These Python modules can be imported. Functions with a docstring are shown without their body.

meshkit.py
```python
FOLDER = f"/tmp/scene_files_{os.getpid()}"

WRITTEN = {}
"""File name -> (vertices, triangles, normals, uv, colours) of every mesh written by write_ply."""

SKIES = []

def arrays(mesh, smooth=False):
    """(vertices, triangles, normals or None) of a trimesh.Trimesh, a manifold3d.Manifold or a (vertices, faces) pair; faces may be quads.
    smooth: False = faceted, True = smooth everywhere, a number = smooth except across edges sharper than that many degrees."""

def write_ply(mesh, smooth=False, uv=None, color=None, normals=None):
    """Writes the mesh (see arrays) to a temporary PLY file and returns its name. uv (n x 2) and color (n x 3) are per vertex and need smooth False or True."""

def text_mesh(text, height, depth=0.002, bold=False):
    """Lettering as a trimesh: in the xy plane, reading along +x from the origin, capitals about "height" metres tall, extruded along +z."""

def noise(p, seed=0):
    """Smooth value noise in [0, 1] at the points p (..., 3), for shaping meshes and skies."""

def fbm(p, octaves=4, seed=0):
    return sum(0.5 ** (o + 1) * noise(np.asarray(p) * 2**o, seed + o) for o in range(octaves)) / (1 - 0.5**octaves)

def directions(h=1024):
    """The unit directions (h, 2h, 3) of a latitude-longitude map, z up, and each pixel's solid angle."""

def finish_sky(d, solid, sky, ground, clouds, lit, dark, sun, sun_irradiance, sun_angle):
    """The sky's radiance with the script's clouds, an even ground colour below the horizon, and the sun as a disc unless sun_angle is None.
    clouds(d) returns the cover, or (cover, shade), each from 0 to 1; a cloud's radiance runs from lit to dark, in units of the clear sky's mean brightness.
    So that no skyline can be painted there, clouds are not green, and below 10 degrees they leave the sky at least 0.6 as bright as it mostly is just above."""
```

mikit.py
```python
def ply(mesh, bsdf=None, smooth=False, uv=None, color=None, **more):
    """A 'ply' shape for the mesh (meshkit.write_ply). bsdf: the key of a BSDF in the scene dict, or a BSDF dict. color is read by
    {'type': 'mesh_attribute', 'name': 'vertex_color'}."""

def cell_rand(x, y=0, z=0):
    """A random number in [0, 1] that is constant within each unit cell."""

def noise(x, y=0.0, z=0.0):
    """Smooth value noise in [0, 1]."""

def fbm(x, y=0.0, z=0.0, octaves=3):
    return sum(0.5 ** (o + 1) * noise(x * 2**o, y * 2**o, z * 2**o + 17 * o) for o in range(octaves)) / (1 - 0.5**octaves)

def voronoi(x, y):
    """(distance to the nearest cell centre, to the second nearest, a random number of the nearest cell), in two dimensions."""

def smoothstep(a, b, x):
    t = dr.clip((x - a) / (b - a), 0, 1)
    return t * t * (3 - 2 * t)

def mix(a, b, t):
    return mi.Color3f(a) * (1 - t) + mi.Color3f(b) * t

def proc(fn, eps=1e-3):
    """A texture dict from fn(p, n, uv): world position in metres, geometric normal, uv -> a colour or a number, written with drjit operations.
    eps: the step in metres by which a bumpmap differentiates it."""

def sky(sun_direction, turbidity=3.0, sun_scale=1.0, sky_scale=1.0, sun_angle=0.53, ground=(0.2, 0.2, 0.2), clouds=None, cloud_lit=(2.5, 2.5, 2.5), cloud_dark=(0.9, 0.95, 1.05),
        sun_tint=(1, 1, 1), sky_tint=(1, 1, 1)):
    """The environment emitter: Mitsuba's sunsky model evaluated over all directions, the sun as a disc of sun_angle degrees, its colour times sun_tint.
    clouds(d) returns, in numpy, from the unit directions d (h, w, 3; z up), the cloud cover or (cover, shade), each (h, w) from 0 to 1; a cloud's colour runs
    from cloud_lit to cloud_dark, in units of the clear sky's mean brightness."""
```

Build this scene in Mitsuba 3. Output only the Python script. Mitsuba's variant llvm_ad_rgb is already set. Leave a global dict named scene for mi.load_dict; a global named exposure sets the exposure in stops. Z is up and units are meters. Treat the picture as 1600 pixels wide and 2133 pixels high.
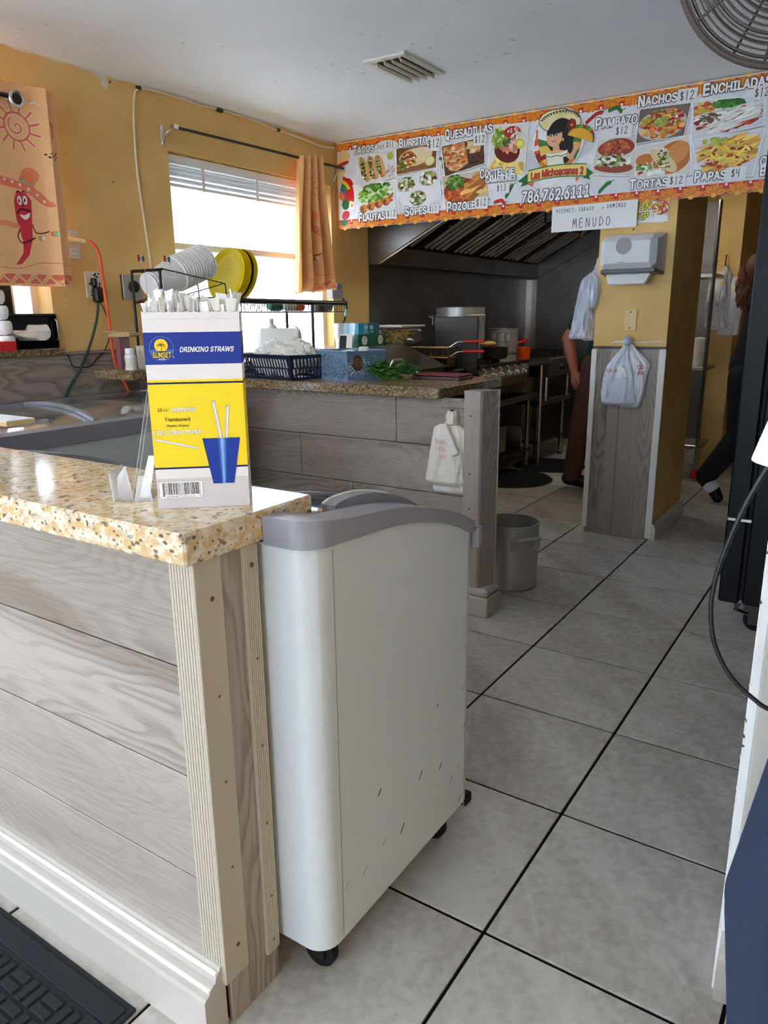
import math, random
import numpy as np, trimesh, manifold3d as m3
import drjit as dr
import mitsuba as mi
import mikit, meshkit
from mikit import proc, noise, fbm, voronoi, cell_rand, smoothstep, mix
from shapely.geometry import Polygon, LineString, Point, box as sbox
from shapely.ops import unary_union
import shapely

T = mi.ScalarTransform4f
scene, labels = {}, {}

# ---------------------------------------------------------------- camera, sky, exposure
EYE = np.array([1.003, -2.094, 1.258])
YAW, PITCH, ROLL, FOCAL = -0.588, -0.2584, -0.0114, 1543.7
_f = np.array([math.sin(YAW) * math.cos(PITCH), math.cos(YAW) * math.cos(PITCH), math.sin(PITCH)])
_r = np.array([math.cos(YAW), -math.sin(YAW), 0.0])
_u = np.cross(_r, _f)
_up = -_r * math.sin(ROLL) + _u * math.cos(ROLL)
scene['camera'] = {'type': 'perspective', 'fov': 2 * math.degrees(math.atan(800 / FOCAL)), 'fov_axis': 'x', 'near_clip': 0.02, 'far_clip': 200.0,
                   'to_world': T().look_at(origin=EYE.tolist(), target=(EYE + _f).tolist(), up=_up.tolist())}
scene['sky'] = mikit.sky([-0.35, -0.5, 0.75], turbidity=4.0, sun_scale=0.0, ground=(0.55, 0.55, 0.54),
                         clouds=lambda d: np.ones(d.shape[:2]), cloud_lit=(2.1, 2.55, 3.15), cloud_dark=(2.0, 2.0, 2.0))
exposure = 4.36

# ---------------------------------------------------------------- helpers
def L(r, g=None, b=None):
    if g is None: g = b = r
    c = np.array([r, g, b]) / 255.0
    return np.where(c <= 0.04045, c / 12.92, ((c + 0.055) / 1.055) ** 2.4).tolist()
def rgb(c): return {'type': 'rgb', 'value': [float(x) for x in c]}
def mat(name, d):
    scene['m_' + name] = d
    return name
def pl(name, col, rough=0.45, spec=0.5, metal=0.0, **kw):
    base = col if isinstance(col, dict) else rgb(L(*col))
    d = {'type': 'principled', 'base_color': base, 'roughness': float(rough), **({'metallic': float(metal)} if metal else {'specular': float(spec)}), **kw}
    return mat(name, {'type': 'twosided', 'bsdf': d})

def numbered(key, used=set()):
    if key not in used:
        used.add(key); return key
    i = 1
    while f'{key}_{i:03d}' in used: i += 1
    used.add(f'{key}_{i:03d}')
    return f'{key}_{i:03d}'
def thing(name, label, cat, group=None):
    k = numbered(name)
    labels[k] = {'label': label, 'category': cat}
    if group: labels[k]['group'] = group
    return k
def put(name, mesh, m, parent=None, smooth=False, color=None, label=None, **more):
    k = numbered(parent + '__' + name if parent else name)
    d = mikit.ply(mesh, 'm_' + m, smooth, color=color, **more) if not (isinstance(mesh, dict)) else {**mesh}
    scene[k] = d
    if label: labels.setdefault(k, {})['label'] = label
    return k
def one(name, label, cat, mesh, m, smooth=False, group=None, color=None, kind=None):
    k = put(name, mesh, m, None, smooth, color)
    labels[k] = {'label': label, 'category': cat}
    if group: labels[k]['group'] = group
    if kind: labels[k]['kind'] = kind
    return k
def struct(name, mesh, m, smooth=False):
    k = put(name, mesh, m, None, smooth)
    labels[k] = {'kind': 'structure'}
    return k
cat = trimesh.util.concatenate
def bx(x0, x1, y0, y1, z0, z1, b=0.0):
    x0, x1 = min(x0, x1), max(x0, x1); y0, y1 = min(y0, y1), max(y0, y1); z0, z1 = min(z0, z1), max(z0, z1)
    b = min(b, 0.45 * min(x1 - x0, y1 - y0, z1 - z0))
    if b <= 0:
        m = trimesh.creation.box([x1 - x0, y1 - y0, z1 - z0]); m.apply_translation([(x0 + x1) / 2, (y0 + y1) / 2, (z0 + z1) / 2]); return m
    pts = []
    for x, sx in ((x0, 1), (x1, -1)):
        for y, sy in ((y0, 1), (y1, -1)):
            for z, sz in ((z0, 1), (z1, -1)):
                pts += [(x, y + sy * b, z + sz * b), (x + sx * b, y, z + sz * b), (x + sx * b, y + sy * b, z)]
    return trimesh.Trimesh(pts).convex_hull
def xf(m, loc=(0, 0, 0), rz=0.0, rx=0.0, ry=0.0, s=1.0):
    m = m.copy()
    if not np.isscalar(s) or s != 1.0: m.apply_transform(np.diag(list(np.broadcast_to(s, 3)) + [1.0]))
    for a, ax in ((rx, [1, 0, 0]), (ry, [0, 1, 0]), (rz, [0, 0, 1])):
        if a: m.apply_transform(trimesh.transformations.rotation_matrix(a, ax))
    m.apply_translation(loc); return m
def spline(pts, n=8, closed=False):
    p = np.asarray(pts, float); k = len(p)
    out = []
    for i in range(k if closed else k - 1):
        a, b, c, d = (p[(i + j) % k] if closed else p[min(max(i + j, 0), k - 1)] for j in (-1, 0, 1, 2))
        for t in np.linspace(0, 1, n, endpoint=False):
            out.append(0.5 * (2 * b + (c - a) * t + (2 * a - 5 * b + 4 * c - d) * t * t + (3 * b - a - 3 * c + d) * t ** 3))
    if not closed: out.append(p[-1])
    return np.array(out)
def tube(pts, r, sides=8, closed=False):
    p = np.asarray(pts, float); n = len(p)
    t = np.roll(p, -1, 0) - np.roll(p, 1, 0) if closed else np.gradient(p, axis=0)
    t /= np.linalg.norm(t, axis=1, keepdims=True) + 1e-12
    a = np.cross(t[0], [0, 0, 1] if abs(t[0][2]) < 0.9 else [1, 0, 0]); A = []
    for i in range(n):
        a = a - t[i] * (a @ t[i]); a /= np.linalg.norm(a) + 1e-12; A.append(a)
    A = np.array(A); B = np.cross(t, A)
    ang = np.arange(sides) * 2 * math.pi / sides
    r = np.broadcast_to(r, (n,))
    v = p[:, None] + r[:, None, None] * (np.cos(ang)[None, :, None] * A[:, None] + np.sin(ang)[None, :, None] * B[:, None])
    m = n if closed else n - 1
    i, j = np.meshgrid(np.arange(m), np.arange(sides), indexing='ij'); i2 = (i + 1) % n; j2 = (j + 1) % sides
    q = np.stack([i * sides + j, i * sides + j2, i2 * sides + j2, i2 * sides + j], -1).reshape(-1, 4)
    f = np.vstack([q[:, [0, 1, 2]], q[:, [0, 2, 3]]]); v = v.reshape(-1, 3)
    if not closed:
        v = np.vstack([v, p[0], p[-1]]); k = np.arange(sides); e = n * sides
        f = np.vstack([f, np.stack([k * 0 + e, (k + 1) % sides, k], 1), np.stack([k * 0 + e + 1, (n - 1) * sides + k, (n - 1) * sides + (k + 1) % sides], 1)])
    return trimesh.Trimesh(v, f, process=False)
def rod(a, b, r, sides=8): return tube([a, b], r, sides)
def lathe(prof, n=32, loc=(0, 0, 0)):
    prof = np.asarray(prof, float); ang = np.arange(n) * 2 * math.pi / n
    v = np.stack([prof[:, None, 0] * np.cos(ang), prof[:, None, 0] * np.sin(ang), np.broadcast_to(prof[:, None, 1], (len(prof), n))], -1).reshape(-1, 3)
    i, j = np.meshgrid(np.arange(len(prof) - 1), np.arange(n), indexing='ij'); j2 = (j + 1) % n
    q = np.stack([i * n + j, i * n + j2, (i + 1) * n + j2, (i + 1) * n + j], -1).reshape(-1, 4)
    m = trimesh.Trimesh(v, np.vstack([q[:, [0, 1, 2]], q[:, [0, 2, 3]]]), process=False)
    m.apply_translation(loc); return m
def ext(poly, h): # polygon in xy extruded along z
    if not isinstance(poly, shapely.Geometry): poly = Polygon(poly)
    gs = [g for g in getattr(poly, 'geoms', [poly]) if g.area > 1e-10]
    return cat([trimesh.creation.extrude_polygon(g, h, engine='earcut') for g in gs])
def ext_y(poly, y0, y1): # polygon given in (x,z), extruded from y0 to y1
    m = ext(poly, y1 - y0); v = m.vertices.copy(); m.vertices = np.stack([v[:, 0], y1 - v[:, 2], v[:, 1]], 1); return m
def ext_x(poly, x0, x1): # polygon given in (y,z), extruded from x0 to x1
    m = ext(poly, x1 - x0); v = m.vertices.copy(); m.vertices = np.stack([x0 + v[:, 2], v[:, 0], v[:, 1]], 1); return m
def man(m):
    m = m.copy(); m.merge_vertices(); return m3.Manifold(m3.Mesh(np.asarray(m.vertices, np.float32), np.asarray(m.faces, np.uint32)))
def tri(M):
    q = M.to_mesh(); return trimesh.Trimesh(q.vert_properties[:, :3], q.tri_verts, process=False)
def ell(c, r, n=2):
    m = trimesh.creation.icosphere(n); m.apply_transform(np.diag(list(r) + [1.0])); m.apply_translation(c); return m
def rrect(x0, x1, y0, y1, r, k=6): return sbox(x0 + r, y0 + r, x1 - r, y1 - r).buffer(r, quad_segs=k)
_txt = {}
def text2d(s, h, bold=True):
    if (s, bold) not in _txt:
        m = meshkit.text_mesh(s, 1.0, 0.05, bold)
        keep = m.face_normals[:, 2] > 0.5
        m = m.submesh([np.nonzero(keep)[0]], append=True)
        _txt[s, bold] = (np.array(m.vertices[:, :2]), np.array(m.faces))
    v, f = _txt[s, bold]
    return v * h, f

class Print:
    """flat ink on a flat thing: coloured polygons in (u, v) metres on the plane o + u*ux + v*uy, one thin layer of ink over the other"""
    def __init__(s, o, ux, uy, step=0.00013):
        s.o, s.ux, s.uy = np.array(o, float), np.array(ux, float), np.array(uy, float); s.n = np.cross(s.ux, s.uy); s.step = step
        s.V, s.F, s.C, s.k, s.l = [], [], [], 0, 1.0
    def tris(s, v, f, c, l=None):
        l = s.l if l is None else l
        v = np.asarray(v, float)
        s.V.append(s.o + v[:, :1] * s.ux + v[:, 1:2] * s.uy + l * s.step * s.n); s.F.append(np.asarray(f) + s.k); s.C.append(np.tile(L(*c), (len(v), 1))); s.k += len(v)
    def poly(s, p, c, l=None):
        g = p if isinstance(p, shapely.Geometry) else Polygon(p)
        if not g.is_valid: g = g.buffer(0)
        for q in getattr(g, 'geoms', [g]):
            if q.area > 1e-9 and q.geom_type == 'Polygon':
                v, f = trimesh.creation.triangulate_polygon(q, engine='earcut'); s.tris(v, f, c, l)
    def rect(s, x0, x1, y0, y1, c, l=None): s.tris([(x0, y0), (x1, y0), (x1, y1), (x0, y1)], [(0, 1, 2), (0, 2, 3)], c, l)
    def el(s, x, y, rx, ry, c, l=None, n=20, rot=0.0, a0=0.0, a1=2 * math.pi):
        a = np.linspace(a0, a1, n); p = np.stack([rx * np.cos(a), ry * np.sin(a)], 1); cr, sr = math.cos(rot), math.sin(rot)
        p = p @ np.array([[cr, sr], [-sr, cr]]) + [x, y]
        s.tris(np.vstack([[x, y], p]), [(0, i, i + 1) for i in range(1, n)], c, l)
    def line(s, pts, w, c, l=None): s.poly(LineString(pts).buffer(w / 2, quad_segs=3), c, l)
    def text(s, t, x, y, h, c, bold=True, shear=0.0, rot=0.0, sx=1.0, width=None, l=None, out=None):
        v, f = text2d(t, h, bold)
        w = v[:, 0].max()
        k = width / w if width else sx
        v = np.stack([v[:, 0] * k + shear * v[:, 1], v[:, 1]], 1); cr, sr = math.cos(rot), math.sin(rot)
        v = v @ np.array([[cr, sr], [-sr, cr]]) + [x, y]
        if out is not None:
            oc, ow = out
            for a in range(8): s.tris(v + ow * np.array([math.cos(a * math.pi / 4), math.sin(a * math.pi / 4)]), f, oc, (s.l if l is None else l) + 0.05 * a)
            for a in range(4 if ow > .0025 else 0): s.tris(v + ow * .3 * np.array([math.cos(a * math.pi / 2), math.sin(a * math.pi / 2)]), f, c, (s.l if l is None else l) + 0.6 + .05 * a)
            s.tris(v, f, c, (s.l if l is None else l) + 0.85)
        else: s.tris(v, f, c, l)
    def mesh(s): return trimesh.Trimesh(np.vstack(s.V), np.vstack(s.F), process=False), np.vstack(s.C)
    def put(s, name, parent, m='ink', label=None):
        me, c = s.mesh(); return put(name, me, m, parent, False, c, label)
# strokes of a marker pen, on a 1 x 1.4 cell
PEN = {'$': [[(.8, 1.1), (.5, 1.25), (.2, 1.05), (.35, .8), (.7, .6), (.75, .3), (.45, .12), (.15, .3)], [(.5, 1.4), (.45, 0)]], '1': [[(.5, 1.35), (.42, 0)]], '2': [[(.15, 1.1), (.45, 1.35), (.75, 1.1), (.5, .6), (.1, .05), (.85, .1)]],
       '3': [[(.15, 1.25), (.6, 1.3), (.4, .8), (.75, .5), (.5, .05), (.1, .15)]], '4': [[(.2, 1.3), (.15, .65), (.8, .7)], [(.75, 1.35), (.7, 0)]], 'x': [[(.15, .8), (.75, 0)], [(.75, .8), (.15, 0)]], 's': [[(.7, .7), (.3, .75), (.6, .35), (.2, 0)]],
       'V': [[(.1, 1.3), (.45, 0), (.85, 1.35)]], 'I': [[(.2, 1.3), (.75, 1.3)], [(.48, 1.3), (.45, 0)], [(.15, 0), (.75, 0)]], 'E': [[(.8, 1.3), (.2, 1.3), (.15, 0), (.8, .02)], [(.18, .7), (.65, .7)]], 'R': [[(.15, 0), (.2, 1.3), (.7, 1.2), (.65, .75), (.2, .65), (.8, 0)]],
       'N': [[(.1, 0), (.2, 1.3), (.75, .05), (.85, 1.35)]], 'S': [[(.8, 1.15), (.45, 1.35), (.2, 1.0), (.7, .5), (.5, .05), (.1, .2)]], 'A': [[(.05, 0), (.45, 1.35), (.85, 0)], [(.2, .5), (.7, .5)]], 'B': [[(.15, 0), (.2, 1.3), (.7, 1.1), (.25, .7), (.8, .4), (.15, 0)]],
       'D': [[(.15, 0), (.2, 1.3), (.75, .95), (.75, .35), (.15, 0)]], 'O': [[(.5, 1.3), (.15, .9), (.2, .2), (.55, 0), (.85, .5), (.75, 1.1), (.5, 1.3)]], 'M': [[(.05, 0), (.2, 1.35), (.45, .5), (.75, 1.35), (.9, 0)]], 'U': [[(.15, 1.3), (.2, .2), (.5, 0), (.75, .3), (.8, 1.35)]],
       'G': [[(.8, 1.1), (.45, 1.3), (.15, .7), (.4, .05), (.8, .2), (.8, .65), (.5, .65)]], 'Y': [[(.1, .9), (.4, .5)], [(.75, .9), (.25, -.25)]], '.': [[(.3, .5), (.7, .5)]]}
def pen(P, s, x, y, h, c, w=None, sx=0.62, rot=0.0, l=None):
    cr, sr = math.cos(rot), math.sin(rot)
    for ch in s:
        for st in PEN.get(ch, []):
            q = np.array(st) * [h / 1.35 * 0.75, h / 1.35]; q = q + [x, y]
            P.line(q if len(st) < 4 else spline(np.c_[q, q[:, 0] * 0], 4)[:, :2], w or h * 0.11, c, l)
        x += h * (sx if ch not in ' ' else 0.35)

# ---------------------------------------------------------------- materials
def wood_fn(la, cb, pitch, tint=1.0, seed=0.0):
    def fn(p, n, uv):
        a, b = la(p), cb(p)
        k = dr.floor(b / pitch + 0.5 * 0 + seed)
        r = cell_rand(k, 7, 3)
        aa = a + r * 31.0
        g = fbm(aa * 1.1, b * 7.0, k * 3.1, 2) + 0.05 * noise(aa * 9.0, b * 40.0, k)
        ring = g * 26.0
        ring = ring - dr.floor(ring)
        line = smoothstep(0.0, 0.55, ring) * (1 - smoothstep(0.8, 1.0, ring))
        fine = noise(aa * 9.0, b * 420.0, k) * 0.55 + noise(aa * 30.0, b * 900.0, 3 + k) * 0.45
        broad = fbm(aa * 0.9 + 40, b * 5.0, k, 2)
        cath = smoothstep(0.45, 0.62, noise(aa * 0.8 + 11, b * 5.0, k + 2))
        t = (0.10 + 0.26 * cath) * (1 - line) + 0.34 * fine + 0.75 * (broad - 0.5) + 0.06
        c = mix(L(167, 157, 146), L(99, 86, 74), dr.clip(t, 0, 1))
        knot = smoothstep(0.80, 0.92, noise(aa * 1.7 + 5, b * 7.0 + 3, k))
        return mix(c, L(98, 80, 66), knot * 0.45) * tint
    return fn
PITCH_Z = 0.2065
for nm, la, cb, pt, sd in (('wood_x', lambda p: p.x, lambda p: p.z, PITCH_Z, 0.56), ('wood_z', lambda p: p.z, lambda p: p.x + p.y, 0.19, 0.3), ('wood_y', lambda p: p.y, lambda p: p.z, 0.2, 0.4)):
    pl(nm, proc(wood_fn(la, cb, pt, 1.0, sd)), 0.42, 0.4)
def granite_fn(base, gold, dark, dens, tint, fine=1.0):
    def fn(p, n, uv):
        x, y, z = p.x * fine, p.y * fine, p.z * fine
        a = fbm(x * 70, y * 70, z * 70, 3)
        b = fbm(x * 150 + 5, y * 150, z * 150 + 9, 2)
        s = noise(x * 190 + 3, y * 190, z * 190) * 0.55 + noise(x * 100, y * 100 + 4, z * 100) * 0.45
        q = fbm(x * 16 + 8, y * 16, z * 16, 2)
        c = mix(L(*base), L(*gold), smoothstep(0.32, 0.68, a))
        c = mix(c, L(168, 160, 150), smoothstep(0.58, 0.72, b) * 0.4)
        c = mix(c, L(120, 116, 118), smoothstep(0.70, 0.77, fbm(x * 70 + 2, y * 70 + 7, z * 70, 2)) * 0.7)
        return mix(c, L(*dark), smoothstep(dens, dens + 0.07, s) * (0.55 + 0.45 * q)) * tint
    return fn
pl('granite_light', proc(granite_fn((224, 213, 192), (204, 172, 122), (84, 60, 46), 0.66, 0.92)), 0.1, 0.5)
pl('granite_dark', proc(granite_fn((184, 162, 128), (146, 112, 70), (36, 30, 27), 0.50, 0.85, 1.5)), 0.1, 0.5)
def tile_fn(p, n, uv):
    i, j = dr.floor(p.x / 0.457), dr.floor(p.y / 0.457)
    r, r2 = cell_rand(i, j, 5), cell_rand(i, j, 9)
    u, v = p.x + r * 17, p.y + r2 * 13
    s = fbm((u + v) * 5, (u - v) * 1.6, r * 9, 3)
    f = fbm(u * 60, v * 60, 0, 3)
    vein = smoothstep(0.02, 0.0, dr.abs(fbm((u + v) * 4 + 3, (u - v) * 1.2, 2, 2) - 0.5))
    c = mix(L(194, 191, 184), L(156, 150, 141), dr.clip(0.25 + 1.5 * (s - 0.4) + 0.7 * (f - 0.5), 0, 1))
    c = mix(c, L(205, 200, 192), vein * 0.25)
    return c * (0.94 + 0.1 * r)
pl('tile', proc(tile_fn), 0.36, 0.45)
pl('grout', (26, 23, 21), 0.9, 0.05)
def wall_fn(p, n, uv):
    a = fbm(p.x * 3, p.y * 3, p.z * 3, 3)
    f = noise(p.x * 140, p.y * 140, p.z * 140)
    c = mix(L(234, 196, 126), L(220, 180, 110), smoothstep(0.3, 0.7, a)) * (0.97 + 0.05 * f)
    sc = smoothstep(0.70, 0.76, fbm(p.x * 22 + 3, p.y * 22, p.z * 22, 3)) * smoothstep(0.58, 0.7, noise(p.x * 4, p.y * 4, p.z * 4 + 9))
    return mix(c, L(232, 214, 176), sc * 0.5)
pl('yellow', proc(wall_fn), 0.55, 0.3)
def ceil_fn(p, n, uv):
    a = fbm(p.x * 2, p.y * 2, 0, 3)
    sp = smoothstep(0.90, 0.94, noise(p.x * 55, p.y * 55, 0)) * smoothstep(0.6, 0.75, noise(p.x * 5, p.y * 5, 4))
    return mix(mix(L(238, 241, 243), L(228, 231, 233), a), L(170, 166, 160), sp * 0.6)
pl('ceiling', proc(ceil_fn), 0.6, 0.25)
def steel_fn(p, n, uv):
    s = noise(p.x * 3, p.y * 3, p.z * 160) * 0.2 + fbm(p.x * 4, p.y * 4, p.z * 4, 2) * 0.8
    return mix(L(150, 148, 146), L(104, 101, 98), s)
pl('steel_panel', proc(steel_fn), 0.38, metal=1.0)
pl('steel', (196, 194, 190), 0.27, metal=1.0)
pl('chrome', (225, 225, 225), 0.12, metal=1.0)
pl('aluminium', (188, 188, 186), 0.38, metal=0.6)
pl('dark_steel', (70, 68, 66), 0.4, metal=1.0)
pl('brass', (170, 140, 90), 0.35, metal=1.0)
for nm, c, r, *sp_ in (('white', (232, 232, 230), .4), ('freezer_white', (198, 203, 204), .3), ('grey_plastic', (138, 138, 146), .32), ('black', (20, 20, 21), .4), ('black_gloss', (12, 13, 15), .12), ('rubber', (15, 15, 16), .7, .3), ('mat_black', (34, 36, 40), .95), ('trim_white', (226, 224, 218), .5),
                 ('trim_beige', (182, 175, 165), .5), ('reed_wood', (176, 166, 149), .55), ('screw', (92, 70, 52), .4), ('foam', (238, 238, 238), .55), ('paper', (236, 233, 224), .7), ('card', (226, 220, 218), .5), ('plate_yellow', (240, 214, 20), .3), ('bag', (232, 232, 234), .4),
                 ('bag_cream', (234, 228, 218), .42), ('bag_grey', (206, 212, 224), .42), ('navy_plastic', (28, 34, 58), .35), ('blue_plastic', (112, 140, 168), .38), ('red', (200, 40, 42), .4), ('orange_cord', (232, 98, 48), .45), ('green_cord', (30, 62, 52), .45), ('cream_cord', (226, 216, 192), .5),
                 ('teal_box', (42, 140, 160), .45), ('green_box', (14, 92, 66), .45), ('leaf', (58, 120, 40), .5), ('skin', (176, 112, 84), .5), ('hair', (98, 54, 34), .7), ('cloth_black', (18, 18, 20), .9), ('cloth_brown', (84, 58, 50), .9), ('cloth_green', (22, 66, 58), .9), ('cloth_navy', (40, 50, 72), .95), ('cloth_white', (236, 236, 238), .9),
                 ('shoe_white', (225, 225, 225), .6), ('cardboard', (190, 160, 118), .7), ('maroon', (120, 40, 50), .5), ('stove_black', (24, 23, 22), .55), ('tortilla', (206, 168, 96), .7), ('orange_drink', (226, 92, 22), .3), ('food', (190, 120, 60), .6), ('fridge', (9, 10, 12), .42, .2), ('dispenser', (214, 216, 218), .38), ('dispenser_dark', (62, 60, 60), .3),
                 ('vent', (222, 220, 210), .5), ('vent_dark', (120, 112, 98), .7), ('wire_rust', (86, 74, 66), .6), ('plate_beige', (226, 196, 140), .5), ('grey_plate', (150, 148, 146), .4), ('dark_wood', (70, 48, 36), .4), ('dirty_white', (222, 216, 200), .5), ('flag_red', (205, 40, 40), .6), ('flag_green', (20, 120, 70), .6),
                 ('brown_wall', (74, 56, 44), .7), ('ground', (226, 226, 224), .9)):
    pl(nm, c, r, *sp_)
pl('baffle', (186, 178, 166), .42, metal=.3)
mat('ink', {'type': 'twosided', 'bsdf': {'type': 'principled', 'base_color': {'type': 'mesh_attribute', 'name': 'vertex_color'}, 'roughness': 0.4, 'specular': 0.35}})
mat('ink_matte', {'type': 'twosided', 'bsdf': {'type': 'principled', 'base_color': {'type': 'mesh_attribute', 'name': 'vertex_color'}, 'roughness': 0.85, 'specular': 0.15}})
mat('pane', {'type': 'thindielectric', 'int_ior': 1.5})
mat('frost', {'type': 'blendbsdf', 'weight': 0.28, 'a': {'type': 'thindielectric', 'int_ior': 1.4}, 'b': {'type': 'twosided', 'bsdf': {'type': 'diffuse', 'reflectance': rgb(L(236, 238, 244))}}})
mat('acrylic', {'type': 'dielectric', 'int_ior': 1.49})
mat('clear_plastic', {'type': 'blendbsdf', 'weight': 0.12, 'a': {'type': 'thindielectric', 'int_ior': 1.4}, 'b': {'type': 'twosided', 'bsdf': {'type': 'diffuse', 'reflectance': rgb(L(225, 228, 230))}}})
mat('curtain', {'type': 'twosided', 'bsdf': {'type': 'principled', 'base_color': {'type': 'mesh_attribute', 'name': 'vertex_color'}, 'roughness': 0.9, 'specular': 0.1}})

# ---------------------------------------------------------------- the room
XW, ZC, YF, YB = -2.15, 2.345, -5.0, 5.37
W1, W2 = (-1.15, -0.033, 1.135, 2.07), (0.707, 2.051, 1.02, 2.08)
struct('floor', bx(-2.35, 2.8, YF - .2, YB + .2, -0.12, -0.0045), 'grout')
cols = [-2.15 + 0.457 * 0.0] + [-1.803, -1.346, -0.889, -0.438, 0.0, 0.457, 0.914, 1.371, 1.828, 2.285, 2.6]
rows = [round(0.457 * j, 4) for j in range(-7, 12)] + [YB]
for i in range(len(cols) - 1):
    for j in range(len(rows) - 1):
        if rows[j] < -1.9 and cols[i] < -0.5: continue
        g = 0.0040
        jit = 0.0003 * math.sin(i * 3.1 + j * 1.7)
        put('tile', bx(cols[i] + g, cols[i + 1] - g, rows[j] + g * 1.15, rows[j + 1] - g * 1.15, -0.011, jit, 0.0008), 'tile', 'floor')
put('tile', bx(-2.15, -0.46, YF, rows[4], -0.011, 0, 0), 'tile', 'floor'); put('tile', bx(-0.455, 2.6, YF, rows[0], -0.011, 0, 0), 'tile', 'floor')
struct('ceiling', bx(-2.35, 2.8, YF - .2, YB + .2, ZC, ZC + 0.12), 'ceiling')
wl = sbox(YF, 0, YB, ZC)
W4 = (-4.7, -2.0, 0.6, 2.2)
for w in (W1, W2, W4): wl = wl.difference(sbox(w[0], w[2], w[1], w[3]))
struct('wall_left', ext_x(wl, XW - 0.2, XW), 'yellow')
struct('wall_back', bx(-2.35, 2.8, YB, YB + 0.15, 0, ZC), 'yellow')
struct('wall_right', bx(1.36, 1.5, -0.62, YB, 0, ZC), 'brown_wall')
struct('wall_right_front', bx(0.901, 2.6, -0.79, -0.62, 0, ZC), 'trim_beige')
struct('wall_dining', bx(2.6, 2.75, YF, -0.62, 0, ZC), 'yellow')
struct('wall_front', ext_y(sbox(-2.15, 0, 2.6, ZC).difference(sbox(-1.95, 0.12, 1.35, 2.28)), YF - 0.15, YF), 'yellow')
# storefront glazing behind the viewer
struct('window_3', cat([bx(-1.95, 1.35, YF - .1, YF - .04, z, z + .05) for z in (0.12, 2.23)] + [bx(x, x + .05, YF - .1, YF - .04, .12, 2.28) for x in (-1.95, -0.9, 0.2, 1.3)]), 'trim_white')
put('pane', bx(-1.92, 1.32, YF - .071, YF - .069, .15, 2.25), 'pane', 'window_3')
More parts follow.
